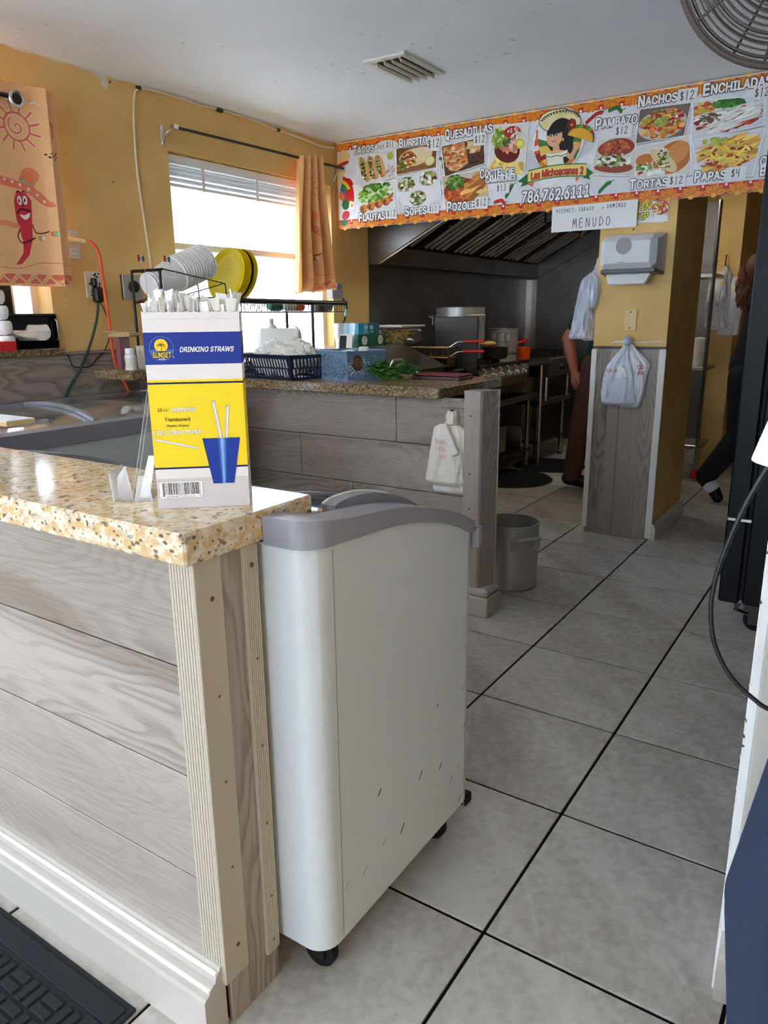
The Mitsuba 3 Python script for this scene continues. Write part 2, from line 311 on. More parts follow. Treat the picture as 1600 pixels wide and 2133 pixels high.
# beam that carries the menu banner, column and pillar
struct('wall_beam', bx(XW, 1.36, 2.13, 2.27, 1.84, ZC), 'yellow')
CX0, CX1, CY0, CY1 = -0.377, 0.018, 2.125, 2.83
struct('wall_column', bx(CX0, CX1, CY0, CY1, 0, ZC), 'yellow')
put('plank', bx(CX0 + .012, -0.208, CY0 - .009, CY0, 0.001, 1.07, .0015), 'wood_z', 'wall_column')
put('plank', bx(-0.2065, CX1 - .012, CY0 - .009, CY0, 0.001, 1.07, .0015), 'wood_z', 'wall_column')
put('edge_trim', bx(CX0 - .004, CX0 + .026, CY0 - .016, CY0 - .006, 0.03, 1.066, .002), 'trim_white', 'wall_column')
put('edge_trim', bx(CX1 - .03, CX1 + .006, CY0 - .016, CY0 - .006, 0.012, 1.07, .002), 'trim_white', 'wall_column')
put('top_trim', bx(CX0, CX1 + .002, CY0 - .012, CY0, 1.07, 1.082, .002), 'dark_wood', 'wall_column')
struct('baseboard_column', ext_y([(CX1 + .002, 0), (CX1 + .024, 0), (CX1 + .024, .075), (CX1 + .012, .095), (CX1 + .002, .095)], CY0 - .004, CY1 + .01), 'dirty_white')
struct('wall_pillar', bx(-0.205, -0.02, 4.4, YB, 0, ZC), 'yellow')
# steel cladding round the cooking line
k = thing('backsplash', 'dark stainless steel sheets covering the wall behind the stove under the hood', 'backsplash')
for y0, y1 in ((2.47, 3.45), (3.452, 4.42), (4.422, 5.36)): put('panel', bx(XW, XW + .006, y0, y1, 0.0, 1.9, .001), 'steel_panel', k)
k = thing('backsplash', 'dark stainless steel sheets on the far end wall of the kitchen', 'backsplash')
for x0, x1 in ((XW + .01, -1.2), (-1.198, -0.215)): put('panel', bx(x0, x1, YB - .006, YB, 0.0, 2.2, .001), 'steel_panel', k)
put('corner_strip', ext([(XW + .006, YB - .006), (XW + .09, YB - .006), (XW + .09, YB - .012), (XW + .012, YB - .012), (XW + .012, YB - .09), (XW + .006, YB - .09)], 1.6), 'steel', k)
# wood wainscot under the left window
for i, (z0, z1) in enumerate(((0.0, .31), (.313, .52), (.523, .725), (.728, .905), (.908, 1.1))):
    put('plank', bx(XW, XW + .012, -2.2, 0.46, z0, z1, .002), 'wood_y', 'wall_left')
put('top_trim', bx(XW, XW + .022, -0.02, 0.47, 1.1, 1.116, .004), 'wood_y', 'wall_left')
struct('trim_1', bx(XW - .2, XW + .035, -1.17, -0.015, 1.103, 1.135, .006), 'granite_dark')   # granite sill
# plaster patches at the ceiling line
rng = random.Random(4)
pt = [Polygon([(.26, 2.345), (.30, 2.335), (.345, 2.325), (.352, 2.29), (.368, 2.285), (.378, 2.3), (.372, 2.33), (.39, 2.345)]).buffer(.004)]
put('plaster_patch', ext_x(pt[0], XW, XW + .002), 'dirty_white', 'wall_left')
put('plaster_patch', ext_x(Polygon([(y, 2.338 + .004 * math.sin(y * 40)) for y in np.linspace(-.3, 2.1, 60)] + [(2.1, 2.346), (-.3, 2.346)]).buffer(.0005), XW, XW + .003), 'dirty_white', 'wall_left')
for y, z in ((.36, 1.885), (1.62, 2.21), (.395, 2.318)): put('nail_hole', lathe([(0, .001), (.004, .001), (.005, 0)], 10).apply_transform(trimesh.transformations.rotation_matrix(math.pi / 2, [0, 1, 0])).apply_translation((XW, y, z)), 'screw', 'wall_left')

# window on the left wall, its raised blind
def window(name, w, xg, rail=None, mid=False):
    y0, y1, z0, z1 = w
    fr = [bx(xg - .03, xg + .03, y0, y1, z1 - .035, z1), bx(xg - .03, xg + .03, y0, y1, z0, z0 + .035), bx(xg - .03, xg + .03, y0, y0 + .03, z0, z1), bx(xg - .03, xg + .03, y1 - .03, y1, z0, z1)]
    struct(name, cat(fr), 'trim_white')
    if rail: put('meeting_rail', bx(xg - .02, xg + .025, y0 + .03, y1 - .03, rail, rail + .035, .004), 'trim_white', name)
    if mid: put('mullion', bx(xg - .02, xg + .025, mid, mid + .03, z0, z1, .003), 'trim_white', name)
    put('pane', bx(xg - .002, xg, y0 + .02, y1 - .02, z0 + .02, z1 - .02), 'pane', name)
window('window_2', W2, XW - .1, 1.615)
window('window_1', W1, XW - .14, 1.55, -0.17)
window('window_4', W4, XW - .14, None, -3.45)
k = thing('window_blind', 'white slatted blind pulled up to the top of the bright window', 'blind')
put('head_rail', bx(XW - .075, XW - .03, .712, 2.02, 2.03, 2.076, .004), 'white', k)
for i in range(11): put('slat', xf(bx(-.025, .025, .72, 2.01, -.0011, .0011), (XW - .052, 0, 2.022 - i * .0072 - (.005 if i > 7 else 0)), ry=.05 * math.sin(i * 2.1)), 'white', k)
put('bottom_rail', bx(XW - .078, XW - .026, .72, 2.01, 1.918, 1.934, .003), 'white', k)
for y in (.95, 1.37, 1.8): put('cord', bx(XW - .0255, XW - .024, y, y + .02, 1.915, 2.04), 'white', k)
# ground outside
one('pavement', 'pale concrete ground outside the windows', 'ground', bx(-60, 60, -60, 60, -.3, -.16), 'ground', kind='structure')
labels['pavement'] = {'kind': 'structure'}

# ---------------------------------------------------------------- front counter
CZ = 0.95
k = thing('front_counter', 'foreground service counter clad in pale grey wood planks with reeded corner trim', 'counter')
EX, FYC, BYC = 0.163, -1.362, -1.226
put('core', bx(-1.35, EX - .012, FYC + .012, BYC, 0, .9), 'dark_wood', k)
for z0, z1 in ((.10, .294), (.2968, .501), (.5038, .706), (.7088, .9)): put('plank', bx(-1.35, EX - .002, FYC, FYC + .014, z0, z1, .0018), 'wood_x', k)
put('end_panel', bx(EX - .012, EX, FYC + .01, BYC, 0.0, .9, .0015), 'wood_z', k)
def reeded(w, n, d):  # strip of fine ridges, profile along +x, depth +y
    p = [(0, 0)]
    for i in range(n):
        a, b = w * i / n, w * (i + 1) / n
        p += [(a + .0004, d), (b - .0012, d), (b - .0006, d * .55)]
    return p + [(w, 0)]
tr = ext(reeded(.052, 8, .006), .8); tr = xf(tr, (0, 0, .1))
v = tr.vertices.copy(); tr.vertices = np.stack([EX - .05 + v[:, 0], FYC - v[:, 1], v[:, 2]], 1); tr.invert()
put('corner_trim', tr, 'reed_wood', k)
put('corner_trim', bx(EX, EX + .006, FYC - .006, FYC + .052, .1, .9, .0015), 'reed_wood', k)
tr = ext(reeded(.034, 7, .006), .82); tr = xf(tr, (0, 0, .075))
v = tr.vertices.copy(); tr.vertices = np.stack([EX + v[:, 1], BYC - .034 + v[:, 0], v[:, 2]], 1); tr.invert()
put('end_trim', tr, 'reed_wood', k)
def screw_x(x, y, z, par, r=.0035): put('screw', xf(lathe([(0, .0012), (r * .8, .001), (r, 0)], 12), (x, y, z), ry=math.pi / 2), 'screw', par)
for z in (.83, .66, .50, .33, .165): screw_x(EX + .006, FYC + .028, z, k, .0045 if z in (.83, .165) else .0025)
for z in (.86, .69, .52, .36, .2, .1): screw_x(EX + .006, BYC - .016, z, k, .005 if z == .86 else .0025)
prof = [(FYC, 0), (FYC - .05, 0), (FYC - .05, .094), (FYC - .046, .1), (FYC - .038, .103), (FYC - .036, .110), (FYC - .028, .115), (FYC - .022, .116), (FYC - .020, .126), (FYC - .012, .132), (FYC - .009, .140), (FYC, .142)]
put('base_moulding', ext_x(prof, -1.35, EX - .004), 'trim_beige', k, smooth=25)
put('moulding_cap', cat([tube([(-1.35, FYC - .034, .107), (EX - .006, FYC - .034, .107)], .0045, 8), tube([(-1.35, FYC - .016, .129), (EX - .006, FYC - .016, .129)], .0045, 8)]), 'trim_white', k, smooth=40)
top = tri(man(bx(-1.36, .178, -1.389, -1.088, .898, CZ, .004)))
one('granite_countertop', 'polished cream and gold granite slab on the front counter under the straw box', 'countertop', top, 'granite_light')

# ---------------------------------------------------------------- chest freezers with curved glass lids
def freezer(prof_t, wid, xa, xb, put_at, name, label, zb=.085, notch=None, split=None):
    """built lengthwise along x from xa to xb, width along y from 0 (high side) to wid; prof_t: heights of the rim's top over the width"""
    k = thing(name, label, 'freezer')
    tt = np.linspace(0, 1, 25); h = np.interp(tt, [a for a, _ in prof_t], [b for _, b in prof_t])
    h = np.convolve(np.pad(h, 2, mode='edge'), np.ones(5) / 5, 'valid')
    Y = tt * wid
    def under(dz, lo, gy=0.0): return ext_x([(-gy, lo)] + list(zip(np.r_[-gy, Y[1:-1], wid + gy], h + dz)) + [(wid + gy, lo)], xa - .05, xb + .05)
    plan = lambda g, r: ext(rrect(xa - g, xb + g, -g, wid + g, r), 2.0)
    band = np.interp(tt, [0, .15, .5, 1], [.05, .04, .032, .028])
    body = man(plan(0, .045)) ^ man(under(-.03, zb, .0))
    hole = man(bx(xa + .06, xb - .06, .06, wid - .06, .35, 2))
    nb = man(bx(*notch)) if notch else man(bx(9, 10, 9, 10, 9, 10))
    put('body', tri(body - hole - nb), 'freezer_white', k, smooth=30)
    low = ext_x(list(zip(np.r_[-.02, Y[1:-1], wid + .02], h - band)) + [(wid + .02, 2), (-.02, 2)], xa - .06, xb + .06)
    rim = (man(plan(.01, .052)) ^ man(under(0, .3, .02))) ^ man(low)
    tail = man(bx(xa - .01, xb + .01, wid - .012, wid + .01, h[-1] - .062, h[-1] - .01, .003))
    inner = man(ext(rrect(xa + .055, xb - .055, .045, wid - .035, .05), 2.0))
    put('rim', tri((rim + tail) - inner - nb), 'grey_plastic', k, smooth=30)
    put('liner', tri(man(bx(xa + .058, xb - .058, .058, wid - .058, .345, .36))), 'freezer_white', k)
    # two glass lids on the curve
    def sheet(x0, x1, dz, th, y0=.05, y1=wid - .04):
        if notch: y0 = .13
        m_ = [i for i in range(25) if y0 <= Y[i] <= y1]
        return ext_x([(Y[i], h[i] + dz) for i in m_] + [(Y[i], h[i] + dz - th) for i in m_[::-1]], x0, x1)
    xm = split if split is not None else (xa + xb) / 2
    for x0, x1, dz in ((xa + .06, xm + .02, -.006), (xm - .02, xb - .06, -.016)):
        g = put('glass_lid', sheet(x0, x1, dz, .004), 'pane', k)
        [put('lid_frame', sheet(q0, q0 + .02, dz + .006, .014), 'grey_plastic', g, smooth=30) for q0 in (x0, x1 - .02)]
    # castors
    for x in (xa + .06, xb - .055):
        for y in (.055, wid - .10):
            c = put('castor', tri(man(xf(lathe([(0, -.012), (.033, -.012), (.036, -.008), (.036, .008), (.033, .012), (0, .012)], 20), (x, y, .036), rx=math.pi / 2))), 'rubber', k)
            put('fork', cat([bx(x - .02, x + .02, y - .02, y - .015, .03, .085), bx(x - .02, x + .02, y + .015, y + .02, .03, .085), bx(x - .03, x + .03, y - .03, y + .03, .08, .088)]), 'dark_steel', c)
    m = T().translate(put_at[0]).rotate([0, 0, 1], put_at[1])
    for q in [q for q in scene if q.startswith(k + '__')]: scene[q]['to_world'] = m
    return k, h, Y
P1 = [(0, .945), (.06, .938), (.12, .930), (.18, .925), (.3, .921), (.43, .911), (.55, .896), (.7, .872), (.84, .842), (.96, .810), (1, .79)]
fz1, h1, Y1 = freezer(P1, .60, -.95, .272, ((0, -1.213, 0), 0), 'chest_freezer', 'white chest freezer with curved grey rim, end facing the tiled aisle behind the straw box', notch=(-2, .180, -.3, .127, .8955, 1.2), split=.02)
# raised inner lid frame near the end
tt = np.linspace(.28, .82, 20); yy = -1.213 + tt * .6
zz = np.interp(tt, np.linspace(0, 1, 25), h1)
hump = zz + .018 * np.sin(np.pi * np.clip((tt - .28) / .5, 0, 1)) ** .6
put('lid_grip', ext_x(list(zip(yy, hump)) + list(zip(yy[::-1], zz[::-1] - .02)), .165, .195), 'grey_plastic', fz1, smooth=30)
put('lid_grip_edge', tube(np.stack([yy * 0 + .166, yy, hump + .001], 1), .0025, 8), 'white', fz1, smooth=True)
for z, pts in (('seam', [(-1.155, .09), (-1.155, .88)]), ('seam', [(-.655, .07), (-.655, .77)])):
    put('seam', bx(.2715, .2726, pts[0][0] - .0012, pts[0][0] + .0012, pts[0][1], pts[1][1]), 'grey_plate', fz1)
rng = random.Random(12)
for i in range(14):
    y, z = (-.72 - rng.uniform(0, .45), .16 + rng.uniform(0, .28)) if i > 3 else (-.66 - rng.uniform(0, .05), .1 + .1 * i); q = rng.uniform(.004, .016)
    put('scuff', ext_x(Polygon([(y, z), (y + q, z + q * 1.1), (y + q + .0012, z + q), (y + .0012, z - .0012)]).buffer(.0004), .2715, .2724), 'grey_plate' if i % 2 else 'rubber', fz1)
put('corner_foot', bx(.225, .2735, -.645, -.612, .062, .09, .003), 'rubber', fz1)
P2 = [(0, .905), (.1, .917), (.25, .926), (.45, .928), (.65, .918), (.82, .897), (.94, .874), (1, .858)]
fz2, h2, Y2 = freezer(P2, .60, -.2, 1.25, ((-2.125, .20, 0), -90), 'chest_freezer', 'long white chest freezer with grey rim and curved glass lids along the wainscot wall', split=.47)

rng = random.Random(6)
for i, (x, y, z, c, w, d, h, lab) in enumerate(((-1.83, -.05, .36, 'cardboard', .2, .3, .34, 'tan carton'), (-1.8, -.42, .36, 'plate_beige', .22, .3, .30, 'beige carton'), (-1.86, .08, .70, 'paper', .1, .08, .06, 'white packet'), (-1.75, -.02, .70, 'dirty_white', .09, .09, .05, 'off-white packet'), (-1.8, -.75, .36, 'white', .22, .26, .36, 'white carton'), (-1.72, -.38, .66, 'paper', .1, .12, .05, 'cream packet'))):
    one('frozen_package', lab + ' lying inside the long freezer under its glass lid', 'package', xf(bx(-w / 2, w / 2, -d / 2, d / 2, 0, h, .008), (x, y, z + .001), rz=rng.uniform(-.15, .15)), c)

# ---------------------------------------------------------------- straw box, straws, acrylic sign holder
SX, SN = np.array([.749, .663, 0]), np.array([.663, -.749, 0])
def frame4(o, ux, uy, uz):
    m = np.eye(4); m[:3, 0], m[:3, 1], m[:3, 2], m[:3, 3] = ux, uy, uz, o; return m
SO = np.array([.0245, -1.3045, CZ + .0005])
FB = frame4(SO, SX, -SN, [0, 0, 1])         # box frame: x along the front, y into depth, z up
def local(m, F=FB): m = m.copy(); m.apply_transform(F); return m
BW, BD, BH = .1505, .088, .319
k = thing('straw_box', 'open drinking straw box in blue, white and yellow on the granite countertop', 'box')
wall = .0012
n_s = 40; xs = np.linspace(0, BW, n_s)
def wavy(w): # top edge torn along a perforation
    x = np.linspace(0, w, max(int(w / .0025), 8)); return [(a, BH - .0022 * abs(math.sin(a / .0138 * math.pi)) ** .5) for a in x]
put('front_panel', local(ext_y([(0, 0), (BW, 0)] + wavy(BW)[::-1], 0, wall)), 'card', k)
put('back_panel', local(ext_y([(0, 0), (BW, 0)] + wavy(BW)[::-1], BD - wall, BD)), 'card', k)
put('side_panel', local(ext_x([(wall, 0), (BD - wall, 0)] + [(a + wall, b) for a, b in wavy(BD - 2 * wall)][::-1], 0, wall)), 'card', k)
put('side_panel', local(ext_x([(wall, 0), (BD - wall, 0)] + [(a + wall, b) for a, b in wavy(BD - 2 * wall)][::-1], BW - wall, BW)), 'card', k)
put('bottom_panel', local(bx(wall, BW - wall, wall, BD - wall, 0, .0015)), 'card', k)
BLUE, YEL, NAVY, GRY = (28, 52, 142), (244, 214, 42), (24, 26, 72), (206, 200, 200)
for side in (0, 1, 2):
    if side == 0: P = Print(SO + SN * .0001, SX, [0, 0, 1], .00012); w = BW
    elif side == 1: P = Print(SO + SX * (BW + .0001), -SN, [0, 0, 1], .00012); w = BD
    else: P = Print(SO - SN * BD - SX * .0001, SN, [0, 0, 1], .00012); w = BD
    P.rect(0, w, .2365, .2865, BLUE); P.rect(0, w, .0695, .2125, YEL); P.rect(0, w, .0, .051, GRY)
    P.rect(0, w, .2055, .2085, NAVY, 2); P.rect(0, w, .0668, .0698, NAVY, 2)
    if side == 0:
        P.l = 3
        P.line([(x, .3075 - .0012 * abs(math.sin(x / .0138 * math.pi))) for x in np.linspace(0, w, 60)], .0005, (196, 190, 190))
        P.el(.0265, .2615, .0192, .0192, (120, 140, 200)); P.l = 4; P.el(.0265, .2615, .0186, .0186, BLUE)
        P.l = 5; P.el(.0262, .2662, .0105, .0105, (248, 200, 40), n=28); P.rect(.0084, .0446, .2545, .2598, (80, 110, 176)); P.l = 6
        P.el(.0265, .2555, .0085, .0022, (20, 24, 44), n=14, a0=0, a1=math.pi); P.line([(.0262, .256), (.0268, .261), (.0262, .267)], .0007, (30, 26, 20))
        for a in (20, 70, 120, 160, 200, 330): P.line([(.0262, .267), (.0262 + .004 * math.cos(math.radians(a)), .267 + .003 * math.sin(math.radians(a))), (.0262 + .0065 * math.cos(math.radians(a)), .2665 + .0035 * math.sin(math.radians(a)) - .001)], .0009, (30, 26, 20))
        P.l = 7; P.text('SUNSET', .0118, .2476, .0078, (250, 206, 60), width=.029, out=((16, 20, 60), .0006)); P.l = 9; P.text('BRANDS', .0215, .2441, .0022, (220, 225, 240), width=.0105); P.text('®', .0425, .2465, .0028, (220, 225, 240), False)
        P.text('DRINKING STRAWS', .0535, .2558, .0076, (246, 246, 248), True, shear=.22, width=.085)
        P.l = 4
        P.text('10.', .0115, .1618, .0055, (20, 20, 20), width=.009); P.text('25"', .0208, .1618, .0038, (20, 20, 20), width=.009)
        P.text('WRAPPED', .0335, .1615, .0056, (250, 250, 250), width=.039, out=((90, 84, 60), .0004))
        P.l = 6; P.text('Translucent', .0215, .146, .0056, (20, 20, 20), True, width=.041); P.text('Plastic Straws', .0245, .1368, .0034, (20, 20, 20), True, width=.035)
        P.l = 4; P.text('FULL 300 COUNT', .0032, .1245, .0066, (250, 250, 250), width=.076, out=((90, 84, 60), .0004))
        def straw2(a, b, wd):
            a, b = np.array(a), np.array(b); d = (b - a) / np.linalg.norm(b - a); nn = np.array([-d[1], d[0]])
            P.l = 6; P.poly([a + nn * wd, b + nn * wd, b - nn * wd, a - nn * wd], (200, 192, 180)); P.l = 7; P.poly([a + nn * wd * .5, b + nn * wd * .5, b - nn * wd * .1, a - nn * wd * .1], (244, 240, 234)); P.el(a[0], a[1], wd, wd * .5, (180, 170, 160), 8)
        straw2((.101, .1765), (.109, .117), .0028); straw2((.1235, .169), (.1185, .117), .0028); straw2((.0045, .1165), (.0715, .1005), .0018)
        P.l = 9; P.poly([(.0795, .1165), (.1405, .1165), (.1265, .040), (.0925, .040)], (24, 56, 150))
        P.l = 10
        for i, (a, b, c) in enumerate(((.40, .64, (44, 84, 172)), (.45, .60, (84, 128, 198)), (.49, .55, (140, 176, 220)))):
            P.l = 10 + i; P.poly([(.0795 + .061 * a, .1165), (.0795 + .061 * b, .1165), (.0925 + .034 * b, .040), (.0925 + .034 * a, .040)], c)
        P.l = 4; P.rect(.0035, .0745, .0172, .0462, (110, 106, 106)); P.l = 5; P.rect(.0039, .0741, .0176, .0458, (236, 234, 234)); P.l = 6
        rg = random.Random(7); x = .0092
        while x < .0705:
            wd = rg.choice((.0005, .0005, .001, .0015)); long_ = x < .0112 or .037 < x < .039 or x > .068
            P.rect(x, min(x + wd, .0708), .0205 if long_ else .0235, .0437, (24, 24, 26)); x += wd + rg.choice((.0005, .0007, .001))
        for t, x0, wd in (('7', .0055, .0022), ('60695', .0145, .020), ('01141', .0405, .020), ('4', .0715, .0022)): P.text(t, x0, .0186, .0032, (30, 30, 32), False, width=wd)
    P.put('print', k)
rng = random.Random(11)
# wrapped straws standing in the box
g = 'wrapped straws in the straw box'
for i in range(18):
    for j in range(7):
        x, y = .008 + .0079 * i + rng.uniform(-.002, .002), .009 + .0116 * j + rng.uniform(-.002, .002)
        hh = .330 + rng.uniform(0, .018) + .006 * math.sin(i * .4); dx, dy = rng.uniform(-.006, .006), rng.uniform(-.004, .004)
        if j == 0: hh = .326 + rng.uniform(0, .014)
        base = rng.choice(('paper', 'white', 'white', 'foam'))
        a, b = np.array([x, y, .004]), np.array([x + dx * .3, y + dy * .3, hh - .02]); c = np.array([x + dx, y + dy, hh])
        m = tube([a, b], .0034, 6)
        w = rng.uniform(.005, .009); th = rng.uniform(0, math.pi); cx, cy = math.cos(th) * w, math.sin(th) * w
        q = np.array([[b[0] - cx * .7, b[1] - cy * .7, b[2]], [b[0] + cx * .7, b[1] + cy * .7, b[2]], [c[0] + cx, c[1] + cy, c[2] + rng.uniform(-.003, .003)], [c[0] - cx, c[1] - cy, c[2] + rng.uniform(-.003, .003)]])
        nrm = np.array([-math.sin(th), math.cos(th), 0]) * .0004
        fl = trimesh.Trimesh(np.vstack([q + nrm, q - nrm])).convex_hull
        one('wrapped_straw', 'white paper wrapped straw standing among others in the straw box', 'straw', local(cat([m, fl])), base, group=g)
# acrylic holder
k = thing('acrylic_sign_holder', 'clear acrylic sign holder leaning open beside the straw box', 'sign holder')
o = np.array([-.058, -1.293, CZ + .0006])
hx = np.array([.80, .60, 0]); hn = np.array([-.60, .80, 0])   # hx runs along the holder towards the right, hn leans backwards
def plate(a, b, c, d, th=.0022, name='panel'):
    p = np.array([a, b, c, d], float); n = np.cross(p[1] - p[0], p[3] - p[0]); n = n / np.linalg.norm(n) * th
    return trimesh.Trimesh(np.vstack([p, p + n])).convex_hull
up = np.array([0, 0, 1.0])
tilt = np.array([-.063, .111, .2])
put('back_panel', plate(o, o + hx * .10, o + hx * .10 + tilt, o + tilt), 'acrylic', k)
for a_, b_ in ((o, o + tilt), (o + hx * .006, o + tilt + hx * .006)): put('edge', rod(a_, b_, .0011, 6), 'frost', k)
put('insert', plate(o + hx * .012 + tilt * .03 - hn * .003, o + hx * .03 + tilt * .03 - hn * .003, o + hx * .03 + tilt * .36 - hn * .003, o + hx * .018 + tilt * .36 - hn * .003, .0006), 'white', k)
put('base_panel', plate(o + hx * -.03, o + hx * .03, o + hx * .03 + hn * .085, o - hx * .03 + hn * .085), 'acrylic', k)
put('pocket_panel', plate(o - hx * .032, o - hx * .032 + hn * .085, o - hx * .038 + hn * .085 + up * .05, o - hx * .036 + up * .05, .0018), 'frost', k)
put('pocket_panel', plate(o - hx * .03 + hn * .02, o - hx * .002 + hn * .02, o - hx * .012 + hn * .022 + up * .06, o - hx * .028 + hn * .022 + up * .04, .0018), 'frost', k)
put('pocket_panel', plate(o + hx * .004, o + hx * .036, o + hx * .03 + up * .045, o + hx * .014 + up * .045, .0018), 'frost', k)

# ---------------------------------------------------------------- wire shelf, cups, plates on the ledge at the left wall
LZ = 1.03
one('granite_ledge', 'dark speckled granite ledge along the left wall below the bright window', 'ledge', tri(man(bx(XW, -1.86, .13, 1.49, LZ - .045, LZ, .004))), 'granite_dark')
k = thing('wire_shelf', 'black metal two tier wire shelf standing before the bright window', 'shelf')
RX0, RX1, RY0, RY1 = -2.06, -1.86, .33, 1.80
RZ = 1.352
for i, (x, z) in enumerate(((RX0, RZ), (RX1, RZ - .004))): put('rail', tube([(x, .62, z), (x, RY1, z - .01)], .0135, 10), 'black', k)
put('rail', tube([(RX0, .62, RZ), (RX1, .62, RZ)], .008), 'black', k); put('rail', tube([(RX0, RY1, RZ - .01), (RX1, RY1, RZ - .014)], .010), 'black', k)
g = []
for i in range(46):
    y = .64 + 1.14 * i / 45; g.append(tube([(RX0, y, RZ - .012), (RX0, y, RZ - .065), (RX1, y, RZ - .065), (RX1, y, RZ - .012)], .0021, 5))
for x in np.linspace(RX0, RX1, 6): g.append(rod((x, .64, RZ - .065), (x, 1.78, RZ - .065), .002, 5))
key = put('basket_wire', cat(g), 'black', k); labels[key] = {'kind': 'stuff'}
for y in (.66, 1.46):
    for x in (RX0, RX1): put('post', tube([(x, y, LZ), (x, y, RZ)], .008), 'black', k)
# sloped upper bracket at the near end that carries the cup sleeve
for x in (RX0, RX1):
    put('bracket', tube([(x, .345, LZ), (x, .345, 1.47), (x, .36, 1.483)], .0065, 8), 'black', k)
    put('bracket', tube(spline([(x, .36, 1.483), (x, .56, 1.455), (x, .74, 1.43), (x, .76, 1.42), (x, .765, RZ)], 6), .003, 6), 'black', k)
    put('bracket', tube([(x, .345, 1.335), (x, .74, 1.425)], .0025, 6), 'black', k)
put('bracket', tube([(RX0, .345, 1.478), (RX1, .345, 1.478)], .007, 8), 'black', k)
put('bracket', tube([(RX0, .345, 1.335), (RX1, .345, 1.335)], .0055, 8), 'black', k)
# sleeve of foam cups lying on the slope
cup = lathe([(0, 0), (.026, 0), (.029, .002), (.0285, .004), (.026, .004), (.0255, .007), (.031, .05), (.038, .098), (.0405, .1), (.041, .103), (.0395, .1045), (.0375, .1), (.024, .012), (0, .012)], 40)
ax = np.array([.0, .50, .178]); ax /= np.linalg.norm(ax)
sd = np.cross([0, 0, 1], ax); sd /= np.linalg.norm(sd); FU = frame4([0, 0, 0], np.cross(sd, ax) * -1, sd, ax)
st = np.array([-1.945, .345, 1.408])
for i in range(13):
    m = cup.copy(); m.apply_transform(trimesh.transformations.scale_matrix(2.1)); m.apply_transform(np.diag([1, 1, .82, 1])); m.apply_transform(FU); m.apply_translation(st + ax * .0172 * i)
    one('foam_cup', 'white foam cup nested in the long tilted sleeve of cups on the wire shelf' if i else 'end foam cup of the tilted sleeve, its round base facing the room', 'cup', m, 'foam', 35, group='foam cups in the tilted sleeve')
# oval yellow plates standing in the rack
def oval(a, b):
    ang = np.arange(48) * 2 * math.pi / 48; V = []; prof = [(0, 0, 0), (.72, .72, 0), (.80, .80, .004), (.92, .92, .012), (1.0, 1.0, .016), (1.0, 1.0, .0185), (.91, .91, .0145), (.79, .79, .0065), (.70, .70, .0025), (0, 0, .0025)]
    m = lathe([(r, z) for r, _, z in prof], 56); v = m.vertices.copy(); v[:, 0] *= a; v[:, 1] *= b
    m.vertices = v; return m
pl_m = oval(.092, .142)
for i in range(7):
    m = pl_m.copy(); m.apply_transform(trimesh.transformations.rotation_matrix(math.radians(90), [1, 0, 0]))      # stands up: long axis z, faces -y
    m.apply_transform(trimesh.transformations.rotation_matrix(math.radians(16), [0, 1, 0])); m.apply_transform(trimesh.transformations.rotation_matrix(math.radians(34), [0, 0, 1])); m.apply_transform(trimesh.transformations.rotation_matrix(math.radians(-6), [1, 0, 0]))
    m.apply_translation((-1.955 - .004 * i, .872 + .021 * i, 1.475))
    dark = i == 4
    one('oval_plate', 'black oval plate between the yellow plates on the wire shelf' if dark else ('frontmost', 'second', 'third', 'fourth', '', 'next to last', 'last')[i] + ' yellow oval platter standing on edge in the row on the wire shelf', 'plate', m, 'black' if dark else 'plate_yellow', 35, group=None if dark else 'yellow oval platters standing on the wire shelf')
# little flags on sticks
for y, z in ((.262, 1.525), (.414, 1.53)):
    k = thing('toothpick_flag', ('small Mexican flag on a stick left of the wire shelf bracket' if y < .3 else 'small Mexican flag on a stick above the wire shelf bracket'), 'flag')
    put('stick', rod((-1.9, y + .036, LZ), (-1.9, y + .03, z + .02), .001, 6), 'reed_wood', k)
    for j, c in enumerate(('flag_red', 'white', 'flag_green')): put('flag_band', bx(-1.901, -1.899, y - .005 + .0125 * j, y + .0075 + .0125 * j, z - .012, z + .016 - .002 * j), c, k)
    put('emblem', bx(-1.8985, -1.8978, y + .011, y + .0155, z - .002, z + .006, .0003), 'dark_wood', k)
# bottles, cups and books at the ledge's near end
k = thing('pill_bottle', 'small white plastic bottle with teal label at the end of the granite ledge', 'bottle')
put('body', lathe([(0, 0), (.024, 0), (.026, .003), (.026, .06), (.022, .07), (.019, .073), (0, .073)], 28, (-1.90, .165, LZ)), 'white', k, smooth=35)
put('cap', lathe([(.021, .074), (.0215, .095), (.019, .098), (0, .098)], 28, (-1.90, .165, LZ)), 'white', k, smooth=35)
put('label', lathe([(.0263, .012), (.0263, .055)], 28, (-1.90, .165, LZ)), 'dirty_white', k, smooth=True)
put('label_side', ext([(.0264 * math.cos(a), .0264 * math.sin(a)) for a in np.linspace(-2.3, -1.7, 6)] + [(.0266 * math.cos(a), .0266 * math.sin(a)) for a in np.linspace(-1.7, -2.3, 6)], .035).apply_translation((-1.90, .165, LZ + .015)), 'teal_box', k)
k = thing('cup_stack', 'white paper cup behind the small plastic bottle on the ledge', 'cup'); put('body', lathe([(0, 0), (.032, 0), (.037, .10), (.038, .105), (.036, .105), (.031, .004), (0, .004)], 28, (-1.935, .275, LZ)), 'dirty_white', k, smooth=35)
one('booklet', 'maroon covered booklet standing on the ledge behind the white cup', 'book', xf(bx(-.012, .012, -.055, .055, 0, .145, .002), (-2.01, .215, LZ), rz=.5), 'maroon')
